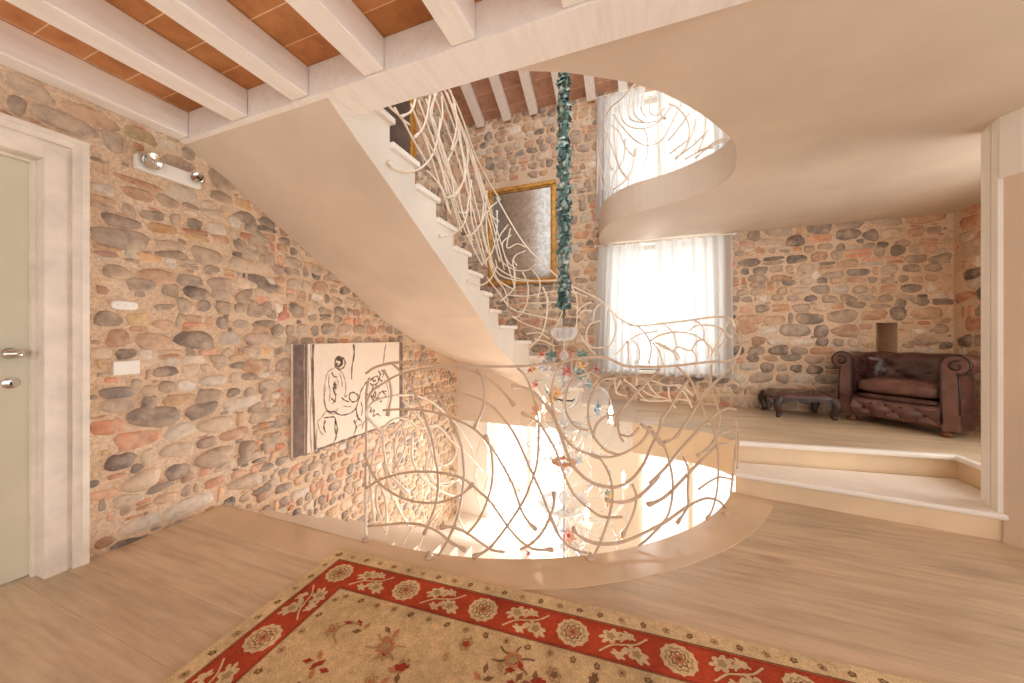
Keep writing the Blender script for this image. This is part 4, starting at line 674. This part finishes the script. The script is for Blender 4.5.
# ------------------------------------------------------------------ wall lamp, switch, cover plate
lamp = thing('wall_spotlight','white bar spotlight with two chrome heads on the stone wall beside the door','wall lamp',(XL+.002,1.2,2.135))
mb = MB(); mb.box(.012,.05,-.155,.145,-.04,.04); bevel(mb.build('bar',M['plate'],lamp),.004)
mb = MB(); mb.box(0,.012,-.06,.06,-.03,.03); mb.build('mount',M['plate'],lamp)
for sy,rx,rz in ((-.105,.5,.2),(.11,-.2,-1.0)):
    S3 = Matrix.Scale(1 if sy<0 else .72,4)
    T = Matrix.Translation((.085,sy,.012))@Matrix.Rotation(rz,4,'Z')@Matrix.Rotation(PI/2+rx*.6,4,'Y')@S3
    mb = MB(); mb.lathe([(.012,-.05),(.03,-.04),(.045,-.012),(.05,.008),(.046,.012),(.042,.006)],18,T); h = mb.build('lamp_head',M['chrome'],lamp)
    mb = MB(); mb.lathe([(.0405,.0055),(.036,-.004),(.02,-.012),(.0005,-.014)],18,T); mb.build('reflector',M['plate'],h)
    mb = MB(); mb.ball(T@Vector((0,0,.002)),.009,8,6); mb.build('capsule',M['dark_metal'] if sy>0 else M['chrome'],h)
    mb = MB(); mb.tube([(.04,sy,0),(.065,sy,.004),(.085,sy,.012)],.007,8); mb.build('stem',M['dark_metal'],h)
mb = MB(); mb.box(0,.011,-.052,.052,-.038,.038); o = mb.build('switch_plate',M['plate'],None,(XL+.004,1.022,.98)); bevel(o,.003)
tag(o,'white rectangular switch plate on the stone wall, below the oval cover','switch')
mb = MB(); pts=[(.052*abs(math.cos(t))**.5*(1 if math.cos(t)>0 else -1), .024*abs(math.sin(t))**.7*(1 if math.sin(t)>0 else -1)) for t in [2*PI*k/24 for k in range(24)]]
for z in (0,): pass
a=[mb.V((0,x,y)) for x,y in pts]; b=[mb.V((.008,x,y)) for x,y in pts]; c_=[mb.V((.012,x*.85,y*.8)) for x,y in pts]
for A,B in ((a,b),(b,c_)):
    for k in range(24): mb.F((A[k],A[(k+1)%24],B[(k+1)%24],B[k]))
mb.F(c_); mb.F(a[::-1]); o = thing('cover_plate','small white oval cover plate on the stone wall, above the switch','cover plate',(XL+.004,1.015,1.325)); mb.build('cover',M['plate'],o)
for y in (-.03,0,.03):
    m2 = MB(); m2.ball((.012,y,0),.003,8,4,(.5,1,1)); m2.build('screw',M['chrome'],o)

# ------------------------------------------------------------------ gilt mirror and gilt picture upstairs
mr = thing('mirror','tall antique mirror in a gilt frame on the upper stone wall behind the stair railing','mirror',(-1.6,YB-.003,2.63))
W2,H2,fw = .52,.72,.06
mb = MB()
for x0,x1,z0,z1 in ((-W2,W2,H2-fw,H2),(-W2,W2,-H2,-H2+fw),(-W2,-W2+fw,-H2+fw,H2-fw),(W2-fw,W2,-H2+fw,H2-fw)): mb.box(x0,x1,-.075,-.03,z0,z1)
bevel(mb.build('frame',M['gilt'],mr),.014,3)
mb = MB()
for x0,x1,z0,z1 in ((-W2+fw-.004,W2-fw+.004,H2-fw-.02,H2-fw),(-W2+fw-.004,W2-fw+.004,-H2+fw,-H2+fw+.02),(-W2+fw,-W2+fw+.018,-H2+fw,H2-fw),(W2-fw-.018,W2-fw,-H2+fw,H2-fw)): mb.box(x0,x1,-.06,-.035,z0,z1)
bevel(mb.build('inner_slip',M['gilt'],mr),.006,2)
mb = MB(); mb.box(-W2+.04,W2-.04,-.04,0,-H2+.04,H2-.04); mb.build('mirror_glass',M['mirror'],mr)
gp = thing('framed_picture','gilt framed dark picture on the upper left wall, half hidden above the treads','picture',(XL+.003,3.1,3.45))
mb = MB()
for y0,y1,z0,z1 in ((-.48,.48,.7,.8),(-.48,.48,-.8,-.7),(-.48,-.38,-.7,.7),(.38,.48,-.7,.7)): mb.box(.01,.06,y0,y1,z0,z1)
bevel(mb.build('frame',M['gilt'],gp),.012,3)
mb = MB(); mb.box(0,.03,-.4,.4,-.72,.72); mb.build('picture_panel',simple('dark_varnish',(92,80,72),.3,.3,4,.1),gp)

# ------------------------------------------------------------------ rug
th = math.radians(3.2); rug = thing('rug','large beige oriental rug with a red floral border on the oak floor','rug',(-1.508,1.388,0.0045),th)
RW,RD,RT = 2.95,2.2,.012
mb = MB(); mb.box(0,RW,-RD,0,0,RT); bevel(mb.build('pile',M['rug_field'],rug),.004)
Z1,Z2,Z3,Z4 = RT+.0006,RT+.0011,RT+.0016,RT+.0021
B0,B1 = .078,.232                    # red band between these distances from the edge
mb = MB()                            # slots: 0 red 1 cream 2 brown 3 rust 4 tan 5 pink
def rect(x0,x1,y0,y1,z,mi): mb.mi=mi; mb.poly([(x0,y0,z),(x1,y0,z),(x1,y1,z),(x0,y1,z)])
CNT=[0]
def lift(z):
    CNT[0]=(CNT[0]+1)%160; return z+CNT[0]*2.5e-6
def blob(cx,cy,r,lobes,dep,z,mi,rot=0,sx=1,sy=1,n=36):
    mb.mi=mi; P=[]; z=lift(z)
    for k in range(n):
        t=2*PI*k/n; q=r*(1-dep+dep*abs(math.cos(lobes*t/2))**.8); x,y=q*math.cos(t)*sx,q*math.sin(t)*sy
        P.append((cx+x*math.cos(rot)-y*math.sin(rot), cy+x*math.sin(rot)+y*math.cos(rot), z))
    mb.poly(P)
def ring(cx,cy,r,lobes,dep,z,mi,w,rot=0,sx=1,sy=1,n=36):
    mb.mi=mi; P=[]; Q=[]; z=lift(z)
    for k in range(n):
        t=2*PI*k/n; q=r*(1-dep+dep*abs(math.cos(lobes*t/2)))
        for L,s_ in ((P,1),(Q,1-w)):
            x,y=q*s_*math.cos(t)*sx,q*s_*math.sin(t)*sy; L.append((cx+x*math.cos(rot)-y*math.sin(rot), cy+x*math.sin(rot)+y*math.cos(rot), z))
    for k in range(n): j=(k+1)%n; mb.quad(P[k],P[j],Q[j],Q[k])
def stroke(P,w,z,mi):
    z=lift(z)
    P=spline([(x,y,z) for x,y in P],5); mb.mi=mi; L=[];R=[]
    for i,p in enumerate(P):
        t=(P[min(i+1,len(P)-1)]-P[max(0,i-1)]).normalized(); n=Vector((-t.y,t.x,0)); L.append(p+n*w); R.append(p-n*w)
    for i in range(len(P)-1): mb.quad(R[i],R[i+1],L[i+1],L[i])
rr = random.Random(11)
def band(d0,d1,z,mi):               # a mitred frame strip, three sides in view
    rect(d0,RW-d0,-d1,-d0,z,mi); rect(d0,d1,-RD+d0,-d1,z,mi); rect(RW-d1,RW-d0,-RD+d0,-d1,z,mi)
band(.004,.014,Z1,1); band(.014,B0-.006,Z1,1); band(B0-.006,B0,Z2,2); band(B0,B1,Z1,0); band(B0+.006,B0+.010,Z2,3); band(B1-.008,B1-.002,Z2,3); band(B1,B1+.004,Z2,2)
def place(side,t):                  # point on the band's centre line, with the band's direction
    c=(B0+B1)/2
    return (t,-c,0) if side==0 else (c,-t,-PI/2)
def rosette(cx,cy):
    blob(cx,cy,.064,12,.2,Z2,1,rr.uniform(0,1)); ring(cx,cy,.05,10,.25,Z3,4,.16,rr.uniform(0,1)); ring(cx,cy,.034,8,.3,Z3,2,.2)
    blob(cx,cy,.023,6,.3,Z3,5); blob(cx,cy,.009,4,.2,Z4,2)
def leafpair(cx,cy,rot):
    def pt(x,y): return (cx+x*math.cos(rot)-y*math.sin(rot), cy+x*math.sin(rot)+y*math.cos(rot))
    for sgn in (1,-1):
        p=pt(-.045*sgn,.026*sgn)
        blob(*p,.044,7,.5,Z2,1,rot+.6*sgn,1.15,.72); blob(*p,.017,5,.4,Z3,4,rot)
        q=pt(.02*sgn,.045*sgn); blob(*q,.024,5,.5,Z2,1,rot-.5,1.2,.7); q=pt(-.0*sgn,-.03*sgn); blob(*q,.02,5,.5,Z2,1,rot+.9,1.3,.6)
    stroke([pt(-.085,-.05),pt(-.04,-.012),pt(.0,0),pt(.045,.015),pt(.085,.05)],.0035,Z3,1)
for side,Lm in ((0,RW),(1,RD)):
    t = .155
    while t < Lm:
        x,y,r_ = place(side,t)
        if side==0 or t>.2: rosette(x,y)
        x,y,r_ = place(side,t+.185)
        if t+.25 < Lm: leafpair(x,y,r_)
        t += .37
    t=.05
    while t<Lm-.03:
        for d,kk in ((.042,0),(B1+.035,1)):
            x,y=(t,-d) if side==0 else (d,-t)
            if kk and t < B1+.02: continue
            if int(t*11)%2==0: blob(x,y,.0125,5,.35,Z3,2,rr.uniform(0,2),1.2,.9); blob(x,y,.005,4,.1,Z4,4)
            else: ring(x,y,.0145,5,.3,Z3,4,.4,rr.uniform(0,2)); blob(x,y,.005,4,.1,Z3,2)
        t += .082
# field: palmettes on curling vines with small sprigs
for i in range(150):
    x,y = rr.uniform(B1+.06,RW-B1-.1), -rr.uniform(B1+.07,1.05)
    k = rr.random(); a0=rr.uniform(0,6)
    if k<.3:
        ring(x,y,.028,6,.4,Z3,4,.3,a0,1.2,.9); blob(x,y,.014,5,.4,Z3,rr.choice([2,3,5]),a0)
    elif k<.55:
        for q in range(3): blob(x+.022*math.cos(a0+q*2.1),y+.022*math.sin(a0+q*2.1),.013,4,.4,Z3,rr.choice([3,5,3,2]),a0+q,1.4,.7)
    elif k<.8:
        stroke([(x,y),(x+.05*math.cos(a0),y+.05*math.sin(a0)),(x+.09*math.cos(a0+.6),y+.09*math.sin(a0+.6)),(x+.1*math.cos(a0+1.2),y+.1*math.sin(a0+1.2))],.003,Z3,rr.choice([2,4,4]))
        blob(x+.05*math.cos(a0),y+.05*math.sin(a0),.012,4,.4,Z4,rr.choice([2,3]),a0,1.5,.6)
    else: blob(x,y,.016,5,.5,Z3,rr.choice([2,3,4]),a0,1.3,.8)
for x,y in ((.62,-.42),(1.08,-.33),(1.55,-.5),(1.3,-.75),(.75,-.85),(2.1,-.4),(2.0,-.8)):
    for q in range(6): 
        a0=q*PI/3+.3; stroke([(x+.022*math.cos(a0),y+.018*math.sin(a0)),(x+.05*math.cos(a0+.15),y+.04*math.sin(a0+.15)),(x+.078*math.cos(a0+.05),y+.058*math.sin(a0+.05))],.003,Z3,2 if x in (1.08,1.3) else 4)
    ring(x,y,.034,8,.3,Z3,5,.4); blob(x,y,.018,6,.3,Z3,4); blob(x+.1,y-.05,.02,5,.4,Z3,3,.4,1.4,.8)
mb.build('woven_pattern',[M['rug_red'],M['rug_cream'],M['rug_brown'],M['rug_rust'],M['rug_tan'],M['rug_pink']],rug)

# ------------------------------------------------------------------ chesterfield armchair
ch = thing('armchair','oxblood leather tufted club armchair with rolled arms in the corner of the platform','armchair',(2.405,4.31,ZP),math.radians(-50))
hw,yb_,yf,rc = .345,.08,-.30,.18
def upath():
    P=[]
    for k in range(13): P.append((Vector((-hw,yf+(yb_-rc-yf)*k/12)),Vector((-1,0))))
    for k in range(1,9):
        a_=PI-PI/2*k/8; P.append((Vector((-hw+rc+rc*math.cos(a_),yb_-rc+rc*math.sin(a_))),Vector((math.cos(a_),math.sin(a_)))))
    for k in range(1,11): P.append((Vector((-hw+rc+(2*hw-2*rc)*k/10,yb_)),Vector((0,1))))
    for k in range(1,9):
        a_=PI/2-PI/2*k/8; P.append((Vector((hw-rc+rc*math.cos(a_),yb_-rc+rc*math.sin(a_))),Vector((math.cos(a_),math.sin(a_)))))
    for k in range(1,13): P.append((Vector((hw,yb_-rc+(yf-yb_+rc)*k/12)),Vector((1,0))))
    return P
UP = upath(); S_=[0]
for (p,_),(q,_) in zip(UP,UP[1:]): S_.append(S_[-1]+(q-p).length)
prof = [(-.05,.12),(-.058,.3)]+[(-.06,.3+.27*k/10) for k in range(1,11)]
prof += [(.024+.086*math.cos(math.radians(a_)),.60+.082*math.sin(math.radians(a_))) for a_ in range(186,-76,-14)]
prof += [(.036,.535),(.044,.48),(.05,.36),(.05,.2),(.046,.055)]
def sweep(i0,i1,name):
    mb=MB(); mb.smooth=True; R=[]
    for i in range(i0,i1+1):
        p,n=UP[i]; row=[]
        for j,(r,z) in enumerate(prof):
            d=0
            if r<-.03 and z>.4 or (r<.06 and z>.6):
                u_=S_[i]/.105; w_=z/.1
                d=.014*abs(math.sin(PI*(u_+w_)/2))*abs(math.sin(PI*(u_-w_)/2))-.008
                d*=min(1,(i)/3,(len(UP)-1-i)/3)
            rr_=r-d; row.append(mb.V((p.x+n.x*rr_,p.y+n.y*rr_,z+(d*.6 if z>.6 else 0))))
        R.append(row)
    for a,b in zip(R,R[1:]):
        for k in range(len(prof)-1): mb.F((a[k],b[k],b[k+1],a[k+1]))
    mb.smooth=False
    if i0==0: mb.F(R[0][::-1])
    if i1==len(UP)-1: mb.F(R[-1])
    return mb.build(name,M['leather'],ch)
arms=[sweep(0,14,'arm'),sweep(14,36,'backrest'),sweep(36,len(UP)-1,'arm')]
for sx,arm in ((-1,arms[0]),(1,arms[2])):            # front scroll of each arm, with piping
    mb=MB(); y=yf-.012
    pr=[(hw+r*.93,z) for r,z in prof if z>.06]+[(hw+.046,.06),(hw-.048,.06)]
    idx=[mb.V((sx*x,y,z)) for x,z in pr]; idy=[mb.V((sx*x,yf+.002,z)) for x,z in pr]
    mb.F(idx if sx<0 else idx[::-1])
    for k in range(len(pr)): j=(k+1)%len(pr); mb.F((idx[k],idx[j],idy[j],idy[k]) if sx>0 else (idx[k],idy[k],idy[j],idx[j]))
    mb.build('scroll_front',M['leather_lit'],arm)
    mb=MB(); mb.tube([(sx*x,y-.002,z) for x,z in pr[:-2]],.006,6)
    cx,cz=hw+.03,.59
    mb.tube([(sx*(cx+(.052-.0028*k)*math.cos(k*.42+1.2)),y-.006,cz+(.05-.0027*k)*math.sin(k*.42+1.2)) for k in range(16)],.006,6)
    mb.build('piping',M['leather_button'],arm)
    mb=MB(); mb.ball((sx*(cx-.002),y-.004,cz-.004),.02,10,6,(1,.4,1)); mb.build('scroll_button',M['leather_lit'],arm)
nb=0
for i in range(4,len(UP)-4,3):
    p,n=UP[i]
    for z in ((.46,.54) if i%2 else (.5,.575)):
        mb=MB(); q=p-n*.058; mb.ball((q.x,q.y,z),.0095,8,5); mb.build('button',M['leather_button'],arms[0] if i<14 else arms[1] if i<36 else arms[2]); nb+=1
mb=MB(); mb.box(-hw+.04,hw-.04,yf+.03,yb_-.03,.09,.265); bevel(mb.build('seat_base',M['leather'],ch),.01)
def puff(name,x0,x1,y0,y1,z0,z1,mat,bul=.02,parent=ch,ex=5.):
    mb=MB()
    def fn(u,v):
        a_=2*PI*u; b_=PI*(v-.5)
        def sp(w,e): return math.copysign(abs(w)**e,w)
        e=2/ex
        X=sp(math.cos(b_),e*1.2)*sp(math.cos(a_),e); Y=sp(math.cos(b_),e*1.2)*sp(math.sin(a_),e); Z=sp(math.sin(b_),.62)
        return ((x0+x1)/2+X*(x1-x0)/2,(y0+y1)/2+Y*(y1-y0)/2,(z0+z1)/2+Z*((z1-z0)/2)+bul*(1-X*X)*(1-Y*Y)*(1 if Z>0 else 0))
    mb.grid(fn,40,16,True,True); return mb.build(name,mat,parent)
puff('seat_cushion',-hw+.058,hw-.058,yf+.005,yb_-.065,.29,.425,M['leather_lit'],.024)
puff('seat_roll',-hw+.06,hw-.06,yf-.005,yb_-.1,.235,.295,M['leather'],0)
# tufted front
fp=MB()
def ff(u,v):
    x=-hw+.055+(2*hw-.11)*u; z=.075+.165*v; p_=x/.1; q_=(z-.155)/.085
    d=.03*abs(math.sin(PI*(p_+q_)/2))*abs(math.sin(PI*(p_-q_)/2)); e_=min(1,v*6,(1-v)*6)
    return (x,yf+.012-.014*e_-d*e_*.9,z)
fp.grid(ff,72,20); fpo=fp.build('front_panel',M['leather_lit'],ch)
for k in range(-2,3):
    for (dx,z) in ((0,.155),):
        mb=MB(); mb.ball((k*.1,yf-.006,z),.013,8,5,(1,.5,1)); mb.build('button',M['leather_button'],fpo)
for k in range(-2,2):
    for z in (.112,.198):
        mb=MB(); mb.ball((k*.1+.05,yf-.006,z),.010,8,5,(1,.5,1)); mb.build('button',M['leather_button'],fpo)
for x,y in ((-.305,-.265),(.305,-.265),(-.25,.06),(.25,.06)):
    mb=MB(); mb.lathe([(.02,0),(.034,.008),(.04,.024),(.034,.038),(.022,.044),(.03,.05),(.032,.062)],16); mb.build('foot',M['bunfoot'],ch,(x,y,0))
# ------------------------------------------------------------------ footstool
fs = thing('footstool','low dark leather footstool with carved curved legs beside the armchair','footstool',(1.585,4.46,ZP),math.radians(3))
def pad(u,v):
    x=-.255+.51*u; y=-.2+.4*v; ex_=1-abs(2*u-1)**6; ey_=1-abs(2*v-1)**6
    d=.014*abs(math.sin(PI*(x/.1+y/.1)/2))*abs(math.sin(PI*(x/.1-y/.1)/2))
    return (x,y,.205+(.055*(max(0,ex_)*max(0,ey_))**.45+ (d-.006)*ex_*ey_))
mb=MB(); mb.grid(pad,48,40); mb.box(-.255,.255,-.2,.2,.195,.2055); o=mb.build('pad',M['leather'],fs)
for a_ in (-2,-1,0,1,2):
    for b_ in (-1,0,1):
        if (a_+b_)%2==0:
            m2=MB(); m2.ball((a_*.1,b_*.1,.256),.009,8,4,(1,1,.5)); m2.build('button',M['leather_button'],o)
mb=MB()
def apron(x0,y0,x1,y1):
    n=16; T=[];Bt=[]
    for k in range(n+1):
        t=k/n; x=x0+(x1-x0)*t; y=y0+(y1-y0)*t; dz=.05-.028*math.sin(PI*t)**2+.012*math.cos(4*PI*t)
        T.append((x,y,.205)); Bt.append((x,y,.2-dz))
    nx,ny=(y1-y0),-(x1-x0); L=math.hypot(nx,ny); nx,ny=nx/L*.014,ny/L*.014
    for k in range(n):
        A,B,C2,D=T[k],T[k+1],Bt[k+1],Bt[k]
        o_=lambda p:(p[0]+nx,p[1]+ny,p[2])
        mb.quad(A,B,C2,D); mb.quad(o_(B),o_(A),o_(D),o_(C2)); mb.quad(D,C2,o_(C2),o_(D))
apron(-.245,-.19,.245,-.19); apron(.245,-.19,.245,.19); apron(.245,.19,-.245,.19); apron(-.245,.19,-.245,-.19)
mb.build('apron',M['stool_wood'],fs)
for sx in (-1,1):
    for sy in (-1,1):
        mb=MB(); P=[(sx*.222,sy*.168,.2),(sx*.243,sy*.188,.165),(sx*.25,sy*.195,.13),(sx*.238,sy*.185,.08),(sx*.228,sy*.175,.045),(sx*.236,sy*.183,.022),(sx*.252,sy*.197,.01)]
        P=spline(P,4); R=[.032*(1-i/len(P))**.8+.015 for i in range(len(P))]; R[-1]=.012; R[-2]=.019; R[-3]=.02
        mb.tube(P,R,10); mb.build('leg',M['stool_wood'],fs)

# ------------------------------------------------------------------ chandelier on its long teal sleeve
cx0,cy0=-.554,2.674; ztop=roofz(cy0)+.05
cd = thing('chandelier','clear glass chandelier with coloured flowers, hanging in the stairwell from a teal ruffled sleeve','chandelier',(cx0,cy0,0))
rc_=random.Random(3); mb=MB(); z=1.37
mb.col=lin((88,120,116)); mb.tube([(0,0,1.37),(0,0,ztop)],.03,8)
while z<ztop:
    n=14; r1=rc_.uniform(.044,.066); tilt=rc_.uniform(-.02,.02); ph=rc_.uniform(0,6); dz=rc_.uniform(-.02,.03)
    A=[];B=[];D2=[]
    for k in range(n):
        t=2*PI*k/n; w=.018*math.sin(3*t+ph)+.012*math.sin(5*t+2*ph); zz=z+tilt*math.cos(t+ph)
        mb.col=lin(rc_.choice([(98,134,130),(136,164,158),(72,102,104),(210,220,214),(108,146,142)])); A.append(mb.V((.024*math.cos(t),.024*math.sin(t),zz)))
        B.append(mb.V((r1*.8*math.cos(t),r1*.8*math.sin(t),zz+dz+w)))
        mb.col=lin(rc_.choice([(140,176,168),(82,126,124),(216,228,220),(94,142,138)])); D2.append(mb.V((r1*(1+.12*math.sin(4*t+ph))*math.cos(t),r1*(1+.12*math.sin(4*t+ph))*math.sin(t),zz+dz*1.6-w)))
    mb.smooth=True
    for k in range(n): j=(k+1)%n; mb.F((A[k],A[j],B[j],B[k])); mb.F((B[k],B[j],D2[j],D2[k]))
    z+=rc_.uniform(.022,.034)
mb.build('fabric_sleeve',M['frill'],cd)
mb=MB(); mb.tube([(0,0,-.62),(0,0,1.38)],.008,8); mb.build('stem',M['chrome'],cd)
def gl(name,prof,z,mat,n=20,rib=0,parent=cd):
    mb=MB()
    mb.smooth=True; R=[]
    for r,zz in prof: R.append([mb.V((r*(1+rib*math.cos(10*2*PI*k/n*1))*math.cos(2*PI*k/n),r*(1+rib*math.cos(10*2*PI*k/n))*math.sin(2*PI*k/n),z+zz)) for k in range(n)])
    for a,b in zip(R,R[1:]):
        for k in range(n): mb.F((a[k],a[(k+1)%n],b[(k+1)%n],b[k]))
    return mb.build(name,mat,parent)
gl('crown_cup',[(.02,-.05),(.06,-.045),(.085,-.02),(.1,.03),(.085,.05),(.05,.055),(.015,.06)],1.17,M['clear_glass'],40,.09)
for z,r in ((1.0,.04),(.86,.05),(.72,.035),(.5,.055),(.3,.04),(.1,.06),(-.12,.045),(-.34,.06),(-.52,.035)):
    gl('glass_bead',[(.009,-r*1.1),(r*.6,-r*.8),(r,0),(r*.6,r*.8),(.009,r*1.1)],z,M['clear_glass'])
gl('glass_dish',[(.012,-.04),(.06,-.03),(.12,0),(.15,.035),(.145,.04),(.11,.01)],.42,M['clear_glass'],32); gl('glass_dish',[(.012,-.05),(.09,-.04),(.17,0),(.2,.04),(.19,.045),(.15,.01)],-.2,M['clear_glass'],32)
mb=MB(); mb.tube([(-.085,.02,.665),(-.07,.015,.65),(0,0,.645),(.07,-.015,.65),(.085,-.02,.665)],.006,8); mb.build('hook_bar',M['dark_metal'],cd)
mb=MB()
for q in range(10):
    t=2*PI*q/10; mb.ball((.075*math.cos(t),.075*math.sin(t),.16),.03,6,4,(1,1,.5))
mb.build('amber_rosette',simple('amber_bead',(206,150,110),.3,.2,30,0),cd)
# arms in three tiers, each arm with cup, candle bulb; flowers and leaves between
def flower(p,r,mat,seed):
    rq=random.Random(seed); mb=MB(); nrm=Vector((p[0],p[1],.1)).normalized(); t1=nrm.orthogonal().normalized(); t2=nrm.cross(t1); c_=Vector(p); mb.smooth=True
    o_=mb.V(c_); n=6
    for k in range(n):
        a_=2*PI*k/n+rq.uniform(-.1,.1); e_=t1*math.cos(a_)+t2*math.sin(a_); s_=nrm.cross(e_)
        q=[mb.V(c_+e_*r*.5+s_*r*.3+nrm*.3*r),mb.V(c_+e_*r*1.0+nrm*.5*r),mb.V(c_+e_*r*.5-s_*r*.3+nrm*.3*r)]
        mb.F((o_,q[2],q[1],q[0]))
    mb.ball(c_+nrm*.15*r,r*.22,6,4); o2 = mb.build('glass_flower',mat,cd); o2['label'] = mat.name.replace('_',' ')+' flower'; return o2
def leaf(p,d,L,mat):
    mb=MB(); c_=Vector(p); d=Vector(d).normalized(); s_=d.cross(Vector((0,0,1))); s_=s_.normalized() if s_.length>.01 else Vector((1,0,0)); n=s_.cross(d)
    mid=[mb.V(c_+d*L*t+n*(.25*L*t*t)) for t in (0,.25,.5,.75,1)]
    mb.smooth=True
    for sg in (1,-1):
        ed=[mb.V(c_+d*L*t+n*(.25*L*t*t+.04*L)+s_*sg*L*w) for t,w in ((.12,.08),(.3,.2),(.55,.19),(.8,.1))]
        ch_=[mid[0]]+ed+[mid[4]]
        mb.F((mid[0],ed[0],ed[1],mid[1])); mb.F((mid[1],ed[1],ed[2],mid[2])); mb.F((mid[2],ed[2],ed[3],mid[3])); mb.F((mid[3],ed[3],mid[4]))
    return mb.build('glass_leaf',mat,cd)
fl=[M['red_glass'],M['teal_glass'],M['yellow_glass'],M['pink_glass'],M['blue_glass'],M['red_glass'],M['yellow_glass'],M['teal_glass']]
fi=0
for z0,n,R,up,ph in ((.36,6,.36,.22,.2),(-.22,8,.5,.26,.5),(-.5,6,.4,-.1,.1)):
    for k in range(n):
        t=2*PI*k/n+ph; ct,s2=math.cos(t),math.sin(t)
        P=[(.02*ct,.02*s2,z0),(R*.3*ct,R*.3*s2,z0-.1),(R*.7*ct,R*.7*s2,z0-.11),(R*.97*ct,R*.97*s2,z0),(R*ct,R*s2,z0+up*.5)]
        mb=MB(); mb.tube(spline(P,5),.007,8); a_=mb.build('glass_arm',M['clear_glass'],cd)
        if up>0 and k%2==0:
            m2=MB(); T=Matrix.Translation((R*ct,R*s2,z0+up*.5)); m2.lathe([(.01,0),(.03,.012),(.042,.03),(.038,.032)],12,T); m2.build('bobeche',M['clear_glass'],a_)
            m2=MB(); m2.lathe([(.008,.02),(.008,.07),(.016,.09),(.014,.115),(.003,.15)],10,T); m2.build('candle_bulb',M['bulb'],a_)
        leaf((R*.5*ct,R*.5*s2,z0-.1),(ct,s2,.9 if k%2 else -.5),.17,M['clear_glass'])
for k in range(10):
    t=2*PI*k/10; r=.17 if k%2 else .24; flower((r*math.cos(t),r*math.sin(t),(1.0 if k%2 else .9)),.058,fl[k%8],k)
    mb=MB(); mb.tube(spline([(0,0,.8),(r*.5*math.cos(t),r*.5*math.sin(t),.84),(r*math.cos(t),r*math.sin(t),1.0 if k%2 else .9)],4),.005,6); mb.build('flower_stem',M['clear_glass'],cd)
for k in range(10):
    t=2*PI*k/10+.3; r=.26; flower((r*math.cos(t),r*math.sin(t),.6+.14*(k%3)),.058,fl[(k*3+1)%8],k+20)
for k in range(9):
    t=2*PI*k/9+.1; r=.42; flower((r*math.cos(t),r*math.sin(t),-.38+.2*(k%3)),.058,fl[(k*5+2)%8],k+40)

for k in range(44):                                   # clear leaves and curling tendrils round the stem
    t=k*2.4; zz=.95-.036*k; r=.06+.05*(k%3); dv=(math.cos(t),math.sin(t),rc_.uniform(-.6,.9))
    leaf((r*math.cos(t),r*math.sin(t),zz),dv,rc_.uniform(.11,.2),M['clear_glass'] if k%9 else fl[k%8])
for k in range(16):
    t=k*1.9+.4; zz=.7-.08*k; a_=rc_.uniform(.25,.5)
    P=[(.02*math.cos(t),.02*math.sin(t),zz),(a_*.5*math.cos(t+.2),a_*.5*math.sin(t+.2),zz+.08),(a_*math.cos(t+.1),a_*math.sin(t+.1),zz+.02),(a_*1.1*math.cos(t-.15),a_*1.1*math.sin(t-.15),zz-.1),(a_*.95*math.cos(t-.25),a_*.95*math.sin(t-.25),zz-.13)]
    mb=MB(); mb.tube(spline(P,5),.005,6); mb.build('glass_tendril',M['clear_glass'],cd)
# ------------------------------------------------------------------ daylight, alcove fill and camera
w = bpy.data.worlds.new('world'); bpy.context.scene.world = w; w.use_nodes = True
bg = w.node_tree.nodes['Background']; bg.inputs['Color'].default_value = (.965,.985,1,1); bg.inputs['Strength'].default_value = WORLD
def area(name,loc,rot,sx,sy,e,col=(1,1,1)):
    l=bpy.data.lights.new(name,'AREA'); l.shape='RECTANGLE'; l.size=sx; l.size_y=sy; l.energy=e; l.color=col
    o=bpy.data.objects.new(name,l); C.objects.link(o); o.location=loc; o.rotation_euler=rot; return o
Rm=(-PI/2,0,0)
area('daylight_and_fill',(.26,YB+.5,1.5),Rm,1.3,1.5,E_WIN,(1,.99,.975))
area('daylight_and_fill',(.26,YB+.5,3.5),Rm,1.3,1.2,E_UP,(1,.99,.98))
area('daylight_and_fill',(XR+.5,2.95,1.5),(0,-PI/2*-1,0),1.7,1.2,E_FILL,(1,.99,.97))  # fill lamp behind the added side window, brightens the alcove
area('daylight_and_fill',(-1.55,YB+.5,-1.3),Rm,1.2,2.3,E_LOW,(1,.98,.96))
area('daylight_and_fill',(.62,YB+.5,-1.3),Rm,1.2,2.3,E_LOW,(1,.98,.96))
cam=bpy.data.cameras.new('camera'); co=bpy.data.objects.new('camera',cam); C.objects.link(co)
co.location=(0,0,1.15); co.rotation_euler=(PI/2,0,math.radians(20.4)); cam.sensor_width=36; cam.lens=36*340/1024; cam.shift_y=-4.5/1024; cam.clip_start=.02
sc=bpy.context.scene; sc.camera=co
sc.view_settings.view_transform='Standard'; sc.view_settings.look='None'; sc.view_settings.gamma=1; sc.view_settings.use_curve_mapping=False
sc.view_settings.exposure=EXPO
sc.cycles.use_denoising=True; sc.cycles.max_bounces=10; sc.cycles.diffuse_bounces=6; sc.cycles.transparent_max_bounces=24; sc.cycles.caustics_reflective=False; sc.cycles.caustics_refractive=False
sc.cycles.sample_clamp_indirect=6
